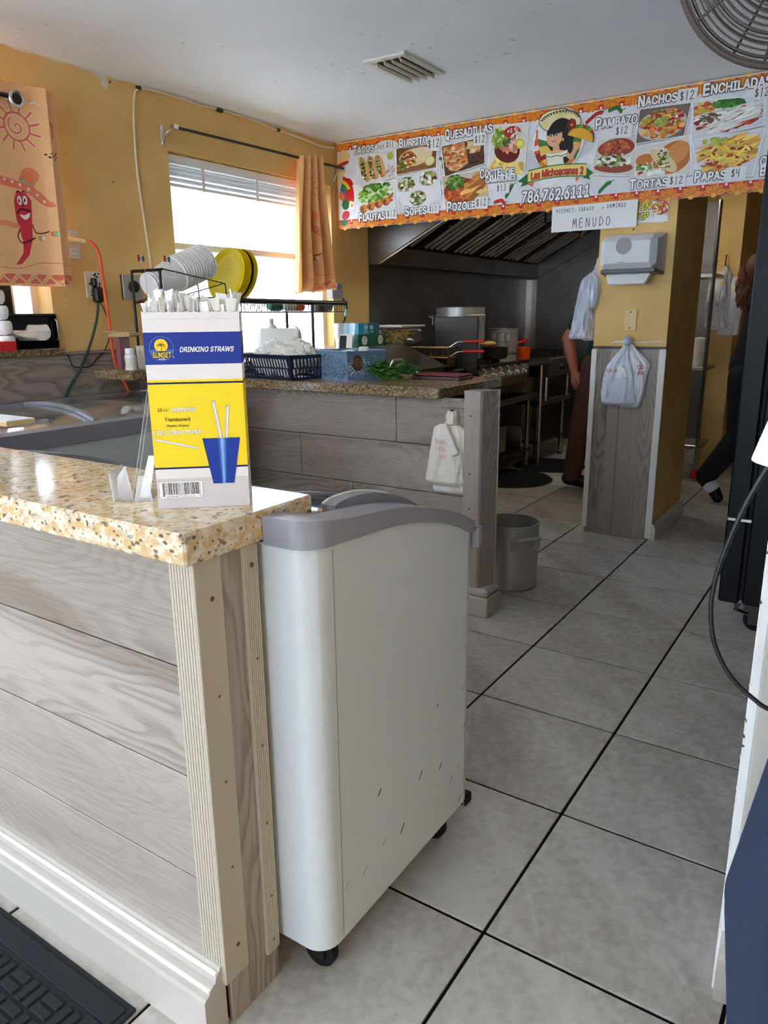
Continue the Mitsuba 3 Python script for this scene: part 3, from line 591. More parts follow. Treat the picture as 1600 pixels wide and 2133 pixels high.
one('folded_card', 'beige folded card lying tilted on top of the booklet', 'card', cat([xf(bx(-.07, .07, -.065, .065, 0, .003), (-2.0, .22, LZ + .163), rz=.5, ry=.12), xf(bx(-.055, .055, -.05, .05, 0, .02, .003), (-2.0, .22, LZ + .147), rz=.4)]), 'cardboard')
for i, (x, y) in enumerate(((-1.97, .34), (-1.985, .37))): one('marker_pen', ('thin white stick' if i else 'thin grey stick') + ' standing behind the cup on the ledge', 'pen', rod((x, y, LZ), (x - .01, y + .01 * i, LZ + .15), .004, 8), 'grey_plate' if not i else 'white')

# ---------------------------------------------------------------- left wall: curtains, rods, outlets, cords
def paint_grid(Y, Z, layers, base, rngseed=1):
    """colours of a printed cloth: polygons in cloth coordinates, later over earlier"""
    c = np.tile(L(*base), (Y.size, 1)).reshape(Y.shape + (3,))
    for g, col in layers:
        if not isinstance(g, shapely.Geometry): g = Polygon(g).buffer(0); g = g.buffer(-.003).buffer(.006).buffer(-.003) if g.area > .0006 else g
        c[shapely.contains_xy(g, Y, Z)] = L(*col)
    return c
def cloth(fn, Y, Z, th=.0012):
    """sheet from a grid of cloth coordinates through fn(y, z) -> xyz arrays, two sided with thickness"""
    X = np.stack(fn(Y, Z), -1); n0, n1 = Y.shape
    i, j = np.meshgrid(np.arange(n0 - 1), np.arange(n1 - 1), indexing='ij')
    q = np.stack([i * n1 + j, i * n1 + j + 1, (i + 1) * n1 + j + 1, (i + 1) * n1 + j], -1).reshape(-1, 4)
    return trimesh.Trimesh(X.reshape(-1, 3), np.vstack([q[:, [0, 1, 2]], q[:, [0, 2, 3]]]), process=False)
RED1, RED2 = (226, 112, 96), (206, 62, 72)
def curtain_art(scale=1.0):
    A = []
    ln = lambda p, w, c: A.append((LineString(spline(np.c_[p, np.zeros(len(p))], 6)[:, :2] if len(p) > 2 else p).buffer(w / 2), c))
    cx, cy = -.147, 2.022
    ln([(cx + .056 * math.cos(a), cy + .052 * math.sin(a)) for a in np.linspace(0, 2 * math.pi, 24)], .008, RED1)
    ln([(cx + (.04 - .0050 * a) * math.cos(2.2 + a), cy + (.036 - .0046 * a) * math.sin(2.2 + a)) for a in np.linspace(0, 7.4, 26)], .0065, RED1)
    for a in np.arange(12, 372, 30):
        r = math.radians(a); ln([(cx + .060 * math.cos(r), cy + .056 * math.sin(r)), (cx + .098 * math.cos(r + .05), cy + .09 * math.sin(r + .05))], .008, RED1)
    for s_ in (0, .075): ln([(.0 + s_ * .2, 2.06), (.012, 2.03), (.008, 2.0)], .008, RED1)
    for y, z in ((-.042, 1.931), (-.034, 1.921), (-.028, 1.936), (.004, 1.928), (.013, 1.936), (.020, 1.928), (.012, 1.918), (.02, 1.944)): A.append((Point(y, z).buffer(.0035), (60, 40, 34)))
    A.append(([(-.165, 1.822), (-.150, 1.858), (-.125, 1.872), (-.095, 1.872), (-.070, 1.852), (-.075, 1.832), (-.105, 1.800)], (236, 138, 96)))
    A.append((LineString([(-.163, 1.822), (-.135, 1.812), (-.106, 1.800)]).buffer(.006), (170, 160, 130)))
    A.append(([(-.30, 1.83), (-.248, 1.822), (-.203, 1.819), (-.161, 1.812), (-.109, 1.800), (-.068, 1.777), (-.034, 1.738), (-.030, 1.727), (-.045, 1.722), (-.079, 1.735), (-.115, 1.760), (-.17, 1.782), (-.253, 1.789), (-.30, 1.80)], (232, 128, 100)))
    for y, z in ((-.235, 1.812), (-.2, 1.808), (-.165, 1.8), (-.128, 1.787), (-.09, 1.768), (-.062, 1.744)): A.append((Point(y, z).buffer(.006), (240, 220, 205)))
    A.append(([(-.185, 1.777), (-.204, 1.735), (-.205, 1.681), (-.197, 1.632), (-.184, 1.575), (-.190, 1.531), (-.235, 1.480), (-.203, 1.487), (-.162, 1.525), (-.137, 1.590), (-.128, 1.673), (-.121, 1.745), (-.144, 1.770)], RED2))
    for y, z in ((-.177, 1.738), (-.150, 1.742)):
        A.append((Point(0, 0).buffer(1).__class__([(y + .0105 * math.cos(a), z + .018 * math.sin(a)) for a in np.linspace(0, 2 * math.pi, 20)]), (244, 236, 230))); A.append((Polygon([(y - .002 + .004 * math.cos(a), z - .001 + .008 * math.sin(a)) for a in np.linspace(0, 2 * math.pi, 14)]), (40, 24, 24)))
    ln([(-.186, 1.768), (-.178, 1.774), (-.170, 1.770)], .004, (90, 20, 40)); ln([(-.160, 1.772), (-.150, 1.777), (-.142, 1.772)], .004, (90, 20, 40))
    ln([(-.168, 1.722), (-.163, 1.717), (-.158, 1.72)], .003, (110, 20, 40))
    A.append(([(-.187, 1.684), (-.160, 1.682), (-.132, 1.697), (-.140, 1.676), (-.158, 1.664), (-.172, 1.668)], (248, 240, 236)))
    ln([(-.195, 1.688), (-.180, 1.702), (-.163, 1.705), (-.148, 1.703), (-.131, 1.702)], .006, (72, 24, 40))
    ln([(-.129, 1.646), (-.118, 1.618), (-.085, 1.616), (-.056, 1.625)], .005, (60, 34, 34)); ln([(-.195, 1.621), (-.206, 1.594), (-.19, 1.572), (-.158, 1.58), (-.124, 1.595)], .005, (60, 34, 34))
    for y, z in ((-.098, 1.596), (-.04, 1.616), (-.01, 1.612)):
        A.append((Point(y, z).buffer(.011), (232, 120, 100))); A.append((Point(y + .007, z).buffer(.010), (150, 190, 130))); A.append((Point(y + .014, z).buffer(.008), (240, 220, 200)))
    ln([(-.35, 1.475), (-.3, 1.472), (-.21, 1.47), (-.121, 1.493), (-.05, 1.496), (.03, 1.487), (.3, 1.49)], .003, RED1)
    for i in range(9):
        y = -.33 + i * .075; A.append(([(y, 1.408), (y + .06, 1.41), (y + .03, 1.434)], RED1)); A.append(([(y + .035, 1.446), (y + .095, 1.448), (y + .065, 1.420)], RED1))
        ln([(y - .006, 1.405), (y + .031, 1.441), (y + .068, 1.412)], .003, (206, 130, 60))
    for i in range(10): ln([(-.33 + i * .05, 2.118), (-.312 + i * .05, 2.126), (-.295 + i * .05, 2.118)], .005, (240, 226, 214))
    A.append((LineString([(-.35, 1.64), (-.25, 1.645), (-.2, 1.635)]).buffer(.01), (240, 150, 110)))
    return A
ART = curtain_art()
def curtain(name, label, s0, s1, nfold, place, cols, rows_, base=(244, 190, 138), gro=()):
    S, Z = np.meshgrid(np.linspace(s0, s1, cols), np.linspace(1.398, 2.185, rows_), indexing='ij')
    halo = [(g.buffer(.004) if isinstance(g, shapely.Geometry) else Polygon(g).buffer(.004), (246, 206, 170)) for g, c in ART[:16]]
    C = paint_grid(S, Z, halo + ART, base)
    m = cloth(place, S, Z)
    kk = thing(name, label, 'curtain'); put('fabric', m, 'curtain', kk, True, C.reshape(-1, 3)); return kk
def place1(S, Z):
    w = (S + .02) / .05; fold = np.exp(-((S + .028) / .014) ** 2)
    x = XW + .085 + .012 * np.sin(S * 19 + 1) + .016 * fold - .02 * np.clip(w, 0, 1) + .006 * (2.18 - Z) * np.sin(S * 30)
    y = S - .02 * (2.18 - Z) * np.clip((S + .1) / .1, 0, 1) + .012 * np.exp(-((S + .03) / .012) ** 2)
    return x, y, Z + .008 * (S + .1)
k1 = curtain('printed_curtain', 'orange curtain with sun and dancing chili pepper print hanging on the left window', -.62, .04, 2, place1, 440, 520)
put('grommet', lathe([(.022, -.003), (.030, -.004), (.033, 0), (.030, .004), (.022, .003), (.022, -.003)], 32).apply_transform(trimesh.transformations.rotation_matrix(math.pi / 2, [0, 1, 0])).apply_translation((XW + .108, -.152, 2.118)), 'chrome', k1, smooth=40)
put('grommet_hole', lathe([(0, .001), (.021, .001), (.021, -.001), (0, -.001)], 28).apply_transform(trimesh.transformations.rotation_matrix(math.pi / 2, [0, 1, 0])).apply_translation((XW + .107, -.152, 2.118)), 'black', k1)
def place2(S, Z):
    t = (S + .62) / .90; top = (2.185 - Z) / .79
    wd = .215 + .15 * top
    y = 1.735 - .012 * top + (t - .5) * wd
    x = XW + .085 + (.034 + .02 * top) * np.sin(t * 2 * math.pi * 3.3 + .6) + .008 * np.sin(t * 40 + Z * 5)
    return x, y, Z + .03 * t + .004 * np.sin(t * 50) * top
k2 = curtain('printed_curtain', 'orange printed curtain gathered in narrow folds at the right of the bright window', -.62, .28, 3, place2, 420, 380, (238, 180, 120))
# curtain rods
k = thing('curtain_rod', 'dark curtain rod with silver brackets above the bright window', 'rod')
put('pole', rod((XW + .075, .70, 2.172), (XW + .075, 2.125, 2.182), .0075, 12), 'dark_steel', k, smooth=30)
for y, z in ((.70, 2.172), (2.11, 2.182)):
    b = put('bracket', tri(m3.Manifold.batch_hull([man(ell((XW + .004, y - .025, z - .06), (.004, .007, .03), 1)), man(ell((XW + .004, y - .025, z + .0), (.004, .012, .02), 1))]) + man(tube(spline([(XW + .004, y - .025, z - .07), (XW + .035, y - .022, z - .02), (XW + .07, y - .01, z - .006)], 6), .006, 8)) + man(bx(XW + .06, XW + .09, y - .018, y + .012, z - .014, z + .014, .004))), 'chrome', k, smooth=35)
k = thing('curtain_rod', 'dark curtain rod through the grommet of the chili pepper curtain', 'rod')
put('pole', tube([(XW + .075, -.75, 2.125), (XW + .095, -.17, 2.125), (XW + .075, -.145, 2.118)], .009, 12), 'dark_steel', k, smooth=30)
# outlets
def flat_x(poly, x, th): return ext_x(poly, x, x + th)
def outlet(name, label, y, z, w, h, m):
    kk = thing(name, label, 'outlet'); put('cover_plate', bx(XW, XW + .006, y - w / 2, y + w / 2, z - h / 2, z + h / 2, .0025), m, kk); return kk
k = outlet('wall_outlet', 'worn white outlet with the orange cord plugged in beside the curtain', .095, 1.588, .088, .125, 'dirty_white')
for dz in (-.03, .03): 
    r = put('receptacle', flat_x(rrect(.100 - .017, .100 + .017, 1.588 + dz - .015, 1.588 + dz + .015, .008), XW + .006, .002), 'white', k)
    for dy, w in ((-.006, .0012), (.006, .0012)): put('slot', bx(XW + .008, XW + .0086, .1 + dy - w, .1 + dy + w, 1.588 + dz - .002, 1.588 + dz + .006), 'black', r)
k = outlet('wall_outlet', 'paint chipped outlet holding a black plug, below the orange plug', .19, 1.415, .088, .12, 'dirty_white')
rg = random.Random(3)
for i in range(14):
    y, z = .19 + rg.uniform(-.04, .04), 1.415 + rg.uniform(-.055, .055)
    put('chipped_paint', flat_x(Polygon([(y + rg.uniform(.002, .008) * math.cos(a), z + rg.uniform(.002, .008) * math.sin(a)) for a in np.linspace(0, 5.5, 7)]).buffer(.0005), XW + .006, .0004), 'black', k)
put('receptacle', flat_x(rrect(.175, .207, 1.418, 1.452, .009), XW + .006, .002), 'dirty_white', k)
k = outlet('wall_outlet', 'brushed metal plate with round dark socket left of the foam cups', .41, 1.41, .115, .118, 'aluminium')
put('socket', xf(lathe([(0, .016), (.024, .016), (.028, .012), (.028, 0)], 28), (XW + .006, .415, 1.412), ry=math.pi / 2), 'black', k, smooth=35)
put('box_edge', bx(XW, XW + .004, .345, .353, 1.35, 1.468, .001), 'dark_steel', k)
k = thing('power_plug', 'black power plug in the lower outlet with the green cord', 'plug')
put('body', bx(XW + .008, XW + .045, .168, .212, 1.335, 1.405, .008), 'black', k); put('body', bx(XW + .008, XW + .035, .168, .192, 1.405, 1.445, .006), 'black', k)
def cord(name, label, pts, r, m, n=10, grp=None): return one(name, label, 'cord', tube(spline(pts, n), r, 8), m, True)
cord('extension_cord', 'orange extension cord dropping from the upper outlet to the freezer', [(XW + .05, .125, 1.602), (XW + .075, .15, 1.595), (XW + .085, .175, 1.55), (XW + .075, .19, 1.45), (XW + .06, .21, 1.3), (XW + .045, .225, 1.15), (XW + .03, .25, 1.03), (XW + .03, .30, .93), (XW + .04, .33, .8)], .0075, 'orange_cord')
one('orange_plug', 'clear brownish plug end of the orange extension cord', 'plug', tri(m3.Manifold.batch_hull([man(ell((XW + .012, .085, 1.612), (.012, .016, .014), 2)), man(ell((XW + .06, .128, 1.6), (.009, .009, .009), 2))])), 'plate_beige', 40)
cord('green_cord', 'dark green cord slanting from the black plug down to the freezer', [(XW + .03, .185, 1.335), (XW + .035, .165, 1.26), (XW + .03, .12, 1.15), (XW + .025, .05, 1.03), (XW + .02, -.02, .94), (XW + .02, -.06, .86)], .006, 'green_cord')
cord('thin_black_cord', 'thin black cord sagging from the sill past the orange cord', [(XW + .02, -.02, 1.125), (XW + .02, .005, 1.09), (XW + .02, .02, 1.05), (XW + .02, .06, 1.042), (XW + .02, .11, 1.044), (XW + .02, .15, 1.075), (XW + .02, .2, 1.115), (XW + .03, .225, 1.17), (XW + .035, .23, 1.23), (XW + .03, .215, 1.30), (XW + .02, .20, 1.34)], .0025, 'black')
cord('ceiling_cable', 'cream cable running down the yellow wall and along the ceiling', [(XW + .006, .535, 1.40), (XW + .006, .53, 1.55), (XW + .006, .515, 1.75), (XW + .006, .50, 1.95), (XW + .006, .505, 2.15), (XW + .006, .52, 2.27), (XW + .006, .545, 2.318), (XW + .008, .62, 2.332), (XW + .008, .8, 2.334), (XW + .008, .95, 2.328), (XW + .008, 1.08, 2.336), (XW + .008, 1.3, 2.335), (XW + .008, 1.55, 2.318), (XW + .008, 1.75, 2.312), (XW + .008, 1.95, 2.30), (XW + .008, 2.09, 2.31)], .0055, 'cream_cord')
for y, z in ((.55, 2.325), (1.07, 2.333), (1.09, 2.332), (1.55, 2.32)): put('cable_clip', bx(XW, XW + .016, y - .012, y + .012, z - .008, z + .008, .002), 'dark_steel', 'ceiling_cable')
# sill of the left window: dark set-top box, container, cups
k = thing('microwave', 'glossy black box on the granite sill below the chili pepper curtain', 'appliance')
put('body', bx(XW - .17, XW + .02, -.36, -.03, 1.135, 1.285, .006), 'black_gloss', k)
put('door', bx(XW + .02, XW + .026, -.355, -.065, 1.142, 1.278, .003), 'black_gloss', k)
put('glass', bx(XW + .026, XW + .0275, -.34, -.08, 1.185, 1.27), 'chrome', k)
put('handle', tube([(XW + .027, -.047, 1.17), (XW + .04, -.047, 1.18), (XW + .04, -.047, 1.25), (XW + .027, -.047, 1.26)], .004), 'steel', k)
one('black_monitor', 'black panel standing behind the glossy box in the left window', 'screen', bx(XW - .15, XW - .11, -.48, -.15, 1.25, 1.62, .006), 'black')
k = thing('plastic_container', 'clear plastic tub with white lids on the sill before the glossy box', 'container')
put('tub', lathe([(0, 0), (.06, 0), (.075, .035), (.08, .04), (.076, .04), (.058, .003), (0, .003)], 32, (XW + .045 - .01, -.17, 1.172)).apply_scale(1), 'clear_plastic', k, smooth=35)
put('lid', xf(lathe([(0, 0), (.05, 0), (.053, .006), (.048, .009), (0, .007)], 28), (XW + .03, -.135, 1.215), ry=1.1), 'white', k, smooth=35)
put('lid', xf(lathe([(0, 0), (.05, 0), (.053, .006), (.048, .009), (0, .007)], 28), (XW + .03, -.2, 1.205), ry=.5), 'dirty_white', k, smooth=35)
for i in range(4):
    one('sauce_cup', ('topmost', 'second from top', 'third from top', 'lowest')[3 - i] + ' white rounded cup of the stack at the left frame edge', 'cup', lathe([(0, 0), (.028, .004), (.036, .018), (.038, .035), (.036, .05), (.03, .058), (0, .06)], 28, (XW + .07, -.325 + (.012, .006, -.002, -.01)[i], 1.137 + .061 * i)), 'foam', 35)
one('red_box', 'red and white box at the foot of the cup stack at the left edge', 'box', bx(XW + .04, XW + .11, -.43, -.315, 1.135, 1.175, .002).apply_translation((.04, 0, 0)), 'red')
one('white_board', 'white topped board with pale wooden edge lying over the freezer at the left edge', 'board', cat([bx(-1.95, -1.30, -.80, -.70, .929, .946, .002)]), 'plate_beige')
put('top_face', bx(-1.948, -1.302, -.798, -.702, .946, .9478), 'white', 'white_board')

# ---------------------------------------------------------------- second counter with the baskets
C2Z = 0.968
k = thing('back_counter', 'wood plank clad counter behind the freezer with a corner post at the aisle', 'counter')
put('core', bx(XW + .02, -.56, .655, 1.2, 0, .9), 'dark_wood', k)
for i, (z0, z1) in enumerate(((0.09, .30), (.303, .51), (.513, .718), (.721, .925))):
    cuts = [-1.85, (-1.65, -.993, -1.3, -.75)[i], -.385]
    for a, b in zip(cuts, cuts[1:]): put('plank', bx(a + .001, b - .001, .64, .656, z0, z1, .002), 'wood_x', k)
put('corner_post', ext([(-.402, .612), (-.33, .612), (-.322, .62), (-.288, .70), (-.296, .72), (-.36, .72), (-.402, .66)], .962), 'wood_z', k)
put('post_trim', xf(bx(-.003, .003, -.012, .012, 0, .955, .001), (-.289, .706, .01), rz=.4), 'wood_z', k)
put('top_trim', bx(-.52, -.40, .63, .66, .885, .925, .003), 'wood_x', k)
put('base_moulding', cat([bx(-.415, -.27, .595, .735, 0, .09, .006), bx(-.41, -.275, .60, .73, .088, .125, .012)]), 'trim_beige', k)
for z in (.86, .62, .47, .3): put('screw', xf(lathe([(0, .0012), (.003, .001), (.0035, 0)], 10), (-.372, .612, z), rx=math.pi / 2), 'screw', k)
put('granite_top', tri(man(bx(XW + .01, -.512, .597, 1.21, C2Z - .045, C2Z, .004))), 'granite_dark', k)

def basket(key, F, w, d, h, taper, m, hole):
    """open basket, tapering to its foot; hole(u, v) list of polygons cut through each side in side coordinates"""
    for nm, o, ux, ln in (('side', (0, 0, 0), (1, 0, 0), w), ('side', (w, 0, 0), (0, 1, 0), d), ('side', (w, d, 0), (-1, 0, 0), w), ('side', (0, d, 0), (0, -1, 0), d)):
        q = Polygon([(taper, 0), (ln - taper, 0), (ln, h), (0, h)])
        cut = unary_union([Polygon(p).buffer(0) for p in hole(ln, h)]) if hole else None
        g = q.difference(cut) if cut is not None else q
        me = ext(g, .003); v = me.vertices; ux_ = np.array(ux, float); nn = np.array([-ux_[1], ux_[0], 0]);
        inw = (taper * (1 - v[:, 1:2] / h)) + v[:, 2:3]
        me.vertices = np.array(o, float) + v[:, :1] * ux_ + inw * nn + v[:, 1:2] * [0, 0, 1]
        put(nm, local(me, F), m, key)
    put('bottom', local(bx(taper, w - taper, taper, d - taper, 0, .003), F), m, key)
    put('rim', local(tube([(0, 0, h), (w, 0, h), (w, d, h), (0, d, h)], .004, 8, True), F), m, key)
def slots(ln, h):
    out = []
    n = int((ln - .05) / .021)
    for i in range(n):
        x = .025 + i * (ln - .05) / n
        for r in (0, 1):
            z0 = h * (.14 + .40 * r); sk = -.006; out.append(Polygon([(x + .004, z0), (x + .015, z0 - .002), (x + .014 + sk, z0 + .034), (x + .003 + sk, z0 + .036)]).buffer(.002))
    return [list(p.exterior.coords) for p in out]
def lace(ln, h):
    out = []
    for cx, cz in ((ln * .27, h * .42), (ln * .74, h * .42), (ln * .5, h * .1), (ln * .03, h * .15), (ln * .97, h * .15), (ln * .5, h * .88)):
        for r, n, s in ((.012, 7, .0036), (.024, 11, .0054), (.037, 15, .0060), (.05, 18, .0054)):
            for i in range(n):
                a = 2 * math.pi * (i + (.5 if r in (.024, .05) else 0)) / n; x, z = cx + r * math.cos(a), cz + r * math.sin(a)
                if .012 < x < ln - .012 and .008 < z < h - .012: out.append([(x + s * 1.5 * math.cos(a), z + s * 1.5 * math.sin(a)), (x - s * .7 * math.sin(a), z + s * .7 * math.cos(a)), (x - s * 1.3 * math.cos(a), z - s * 1.3 * math.sin(a)), (x + s * .7 * math.sin(a), z - s * .7 * math.cos(a))])
    return out
k = thing('slotted_basket', 'dark navy plastic basket with slanted slots, full of wrapped cutlery, on the back counter', 'basket')
basket(k, frame4((-1.70, .655, C2Z), (.985, -.17, 0), (.17, .985, 0), (0, 0, 1)), .41, .27, .115, .014, 'navy_plastic', slots)
k = thing('lace_basket', 'blue grey plastic basket with flower cut-outs on the back counter', 'basket')
basket(k, frame4((-1.352, .80, C2Z), (.96, -.29, 0), (.29, .96, 0), (0, 0, 1)), .30, .235, .132, .012, 'blue_plastic', lace)
k = thing('oval_clip', 'brown oval clip hanging on the flower cut basket', 'clip')
put('ring', xf(tube([(.022 * math.cos(a), 0, .03 * math.sin(a)) for a in np.linspace(0, 2 * math.pi, 28, endpoint=False)], .0055, 8, True), (-1.028, .745, C2Z + .082), rz=.95), 'dark_wood', k, smooth=True)
put('face', xf(ell((0, 0, 0), (.019, .004, .027), 2), (-1.028, .745, C2Z + .082), rz=.95), 'screw', k, smooth=True)
rng = random.Random(5)
def crumpled(c, r, seed, n=3):
    m = trimesh.creation.icosphere(n); v = m.vertices; q = v * 2.2 + seed * 7.1
    d = 1 + .55 * (meshkit.fbm(q, 3, seed) - .5) + .35 * (meshkit.noise(q * 3.1, seed + 3) - .5)
    m.vertices = v * d[:, None] * np.array(r) + np.array(c); return m
for i, (x, y, z, rx_, ry_, rz_) in enumerate(((-1.575, .735, .085, .075, .05, .045), (-1.53, .735, .10, .075, .06, .05), (-1.45, .715, .095, .08, .055, .045), (-1.37, .705, .085, .07, .06, .04), (-1.58, .80, .09, .09, .06, .06), (-1.45, .80, .105, .09, .06, .055), (-1.36, .78, .085, .06, .06, .045), (-1.55, .715, .05, .08, .03, .04), (-1.40, .685, .05, .075, .025, .04))):
    one('cutlery_pack', 'crumpled clear wrapped napkin and cutlery pack heaped in the navy basket', 'packet', crumpled((x, y, C2Z + z + .012), (rx_ * 1.1, ry_ * 1.05, rz_ * 1.25), i + 2), ('paper', 'white', 'bag_cream')[i % 3], 20, group='cutlery packs heaped in the navy basket')
for i in range(3):
    one('paper_bag_stack', ('front', 'middle', 'rear')[i] + ' beige paper bag of the stack standing behind the navy basket', 'paper bag', xf(bx(-.125, .125, -.006, .006, 0, .235 - .012 * i, .004), (-1.74 - .02 * i, 1.0 + .016 * i, C2Z), rz=.1 + .03 * i, rx=-.12), ('paper', 'bag_cream', 'paper')[i])
one('sugar_packet', 'small white packet tucked inside the rim of the flower cut basket', 'packet', xf(bx(-.025, .025, -.015, .015, 0, .03, .008), (-1.12, .93, C2Z + .118), rz=.5), 'white')
for i, (dx, dy, dz) in enumerate(((0, 0, 0), (.04, .08, .01), (.13, .04, -.02))): one('napkin_bundle', ('left', 'rear', 'right')[i] + ' white napkin bundle lying inside the flower cut basket', 'napkins', crumpled((-1.24 + dx, .83 + dy, C2Z + .07 + dz), (.06, .05, .05), 31 + i), 'white', 20)
k = thing('phone', 'phone in a silver case standing behind the flower cut basket', 'phone')
put('case', xf(tri(man(ext_y(rrect(-.038, .038, 0, .09, .012), -.006, .006))), (-1.30, 1.02, C2Z + .115), rz=.25, rx=-.25), 'chrome', k)
put('screen', xf(ext_y(rrect(-.032, .005, .008, .082, .006), -.0075, -.006), (-1.30, 1.02, C2Z + .115), rz=.25, rx=-.25), 'black_gloss', k)
one('phone_stand_box', 'plain carton under the phone behind the flower cut basket', 'box', bx(-1.36, -1.25, 1.0, 1.09, C2Z, C2Z + .113, .003), 'card')
# cilantro bunch
V, F_ = [], []
rng2 = random.Random(8); kc = 0; stems = []
for s_ in range(44):
    a = rng2.uniform(0, 6.28); x0, y0 = -.955 + rng2.uniform(-.03, .05), .86 + rng2.uniform(-.04, .06)
    tip = np.array([x0 + .075 * math.cos(a) + .03, y0 + .06 * math.sin(a), C2Z + rng2.uniform(.012, .085)])
    stems.append(tube([(x0, y0, C2Z + .006), (x0 + .02 * math.cos(a), y0, C2Z + .03), tip], .0011, 4))
    for l_ in range(10):
        b = rng2.uniform(0, 6.28); c = tip + np.array([rng2.uniform(-.02, .02), rng2.uniform(-.02, .02), rng2.uniform(-.012, .01)]); c[2] = max(c[2], C2Z + .004); r = rng2.uniform(.010, .018); ti = rng2.uniform(-.7, .7)
        e1 = np.array([math.cos(b), math.sin(b), math.sin(ti) * .6]); e2 = np.array([-math.sin(b), math.cos(b), math.cos(ti) * .3])
        pts = [c - e1 * r, c - e1 * r * .3 + e2 * r * .7, c + e1 * r * .3 + e2 * r * .45, c + e1 * r, c + e1 * r * .3 - e2 * r * .45, c - e1 * r * .3 - e2 * r * .7]
        for p in pts: p[2] = max(p[2], C2Z + .002)
        V += pts; F_ += [(kc, kc + i, kc + i + 1) for i in range(1, 5)]; kc += 6
k = thing('cilantro_bunch', 'bunch of green cilantro lying beside the flower cut basket', 'herbs')
q = put('leaves', trimesh.Trimesh(np.array(V), np.array(F_), process=False), 'leaf', k); labels[q] = {'kind': 'stuff'}
q = put('stems', cat(stems), 'leaf', k); labels[q] = {'kind': 'stuff'}
k = thing('menu_clipboard', 'brown folded menu holder lying at the aisle end of the back counter', 'menu')
put('cover', xf(bx(-.13, .13, -.07, .07, 0, .014, .003), (-.74, 1.03, C2Z), rz=.0), 'dark_wood', k); put('cover', xf(bx(-.128, .128, -.068, .068, .016, .024, .003), (-.74, 1.03, C2Z), rz=.02), 'maroon', k)
put('clip', xf(bx(-.006, .006, -.02, .02, .0, .03, .002), (-.872, 1.0, C2Z)), 'chrome', k)
# things on and behind the wire shelf
k = thing('junction_box', 'old grey electrical box on the wall over the end of the wire shelf', 'electrical box')
put('body', bx(XW, XW + .05, 1.98, 2.10, 1.375, 1.435, .004), 'grey_plate', k); put('clamp', bx(XW + .01, XW + .04, 2.04, 2.1, 1.435, 1.475, .006), 'grey_plate', k)
put('lead', tube(spline([(XW + .03, 2.1, 1.39), (XW + .05, 2.13, 1.33), (XW + .05, 2.12, 1.27), (XW + .05, 2.08, 1.2)], 6), .006, 8), 'black', k)
put('tag', bx(XW + .055, XW + .062, 2.095, 2.12, 1.26, 1.31, .002), 'white', k)
for i, (y, c, lab) in enumerate(((1.30, 'green_box', 'green'), (1.42, 'dirty_white', 'white'), (1.5, 'orange_drink', 'orange'))): one('spice_jar', f'{lab} jar lying in the basket of the wire shelf', 'jar', xf(lathe([(0, 0), (.026, .002), (.03, .01), (.03, .07), (.022, .08), (.022, .095), (0, .097)], 20, (0, 0, 0)), (-1.97, y, RZ - .032), rx=math.pi / 2 * .98), c, 35)
one('dark_pan', 'dark shallow pan resting in the right end of the wire shelf', 'pan', lathe([(0, 0), (.07, 0), (.085, .035), (.088, .037), (.082, .036), (.068, .004), (0, .004)], 28, (-1.96, 1.66, RZ - .062)), 'steel', 35)
k = thing('sink_faucet', 'grey curved faucet over the sink by the bright window', 'faucet')
put('spout', tube(spline([(-2.0, 1.40, LZ), (-2.0, 1.40, LZ + .11), (-1.93, 1.34, LZ + .17), (-1.82, 1.26, LZ + .165), (-1.75, 1.2, LZ + .14), (-1.73, 1.18, LZ + .11)], 8), .011, 12), 'steel', k, smooth=True)
put('base', lathe([(.028, 0), (.028, .012), (.016, .02), (.014, .03)], 20, (-2.0, 1.40, LZ)), 'steel', k, smooth=35)
k = thing('soap_bottle', 'white bottle with red label by the window frame behind the baskets', 'bottle')
put('body', lathe([(0, 0), (.045, 0), (.05, .01), (.05, .15), (.03, .18), (.018, .19), (.018, .22), (0, .22)], 28, (-2.05, 1.30, LZ)), 'white', k, smooth=35)
put('label', lathe([(.0505, .03), (.0505, .065)], 28, (-2.05, 1.30, LZ)), 'red', k, smooth=True)
one('wall_switch', 'plain rusty handle plate low on the wall right of the window', 'plate', bx(XW, XW + .008, 2.14, 2.2, 1.13, 1.2, .003), 'dirty_white')

# ---------------------------------------------------------------- prep table, fryer, range, burner table along the left wall
k = thing('prep_table', 'steel prep table with sloping lid behind the back counter', 'table')
put('cabinet', bx(-2.12, -1.42, 1.5, 2.29, .12, .93, .006), 'steel_panel', k)
put('lid', ext_y([(-2.12, .93), (-2.12, 1.07), (-1.74, 1.07), (-1.40, .935), (-1.40, .93)], 1.52, 2.29), 'steel', k)
put('handle', tube(spline([(-1.455, 1.68, .955), (-1.44, 1.69, 1.0), (-1.44, 1.74, 1.005), (-1.44, 1.80, 1.0), (-1.455, 1.81, .955)], 6), .008, 10), 'chrome', k, smooth=True)
for x in (-2.08, -1.46):
    for y in (1.54, 2.26): put('leg', bx(x - .02, x + .02, y - .02, y + .02, 0, .12), 'dark_steel', k)
SH = 1.0705
k = thing('deli_tub', 'translucent deli tub left of the glove boxes on the prep table lid', 'container')
put('tub', lathe([(0, .0), (.055, 0), (.07, .145), (.073, .147), (.066, .147), (.052, .004), (0, .004)], 32, (-1.88, 1.80, SH)), 'clear_plastic', k, smooth=35)
put('contents', lathe([(0, .005), (.05, .005), (.054, .05), (0, .055)], 24, (-1.88, 1.80, SH)), 'dirty_white', k, smooth=35)
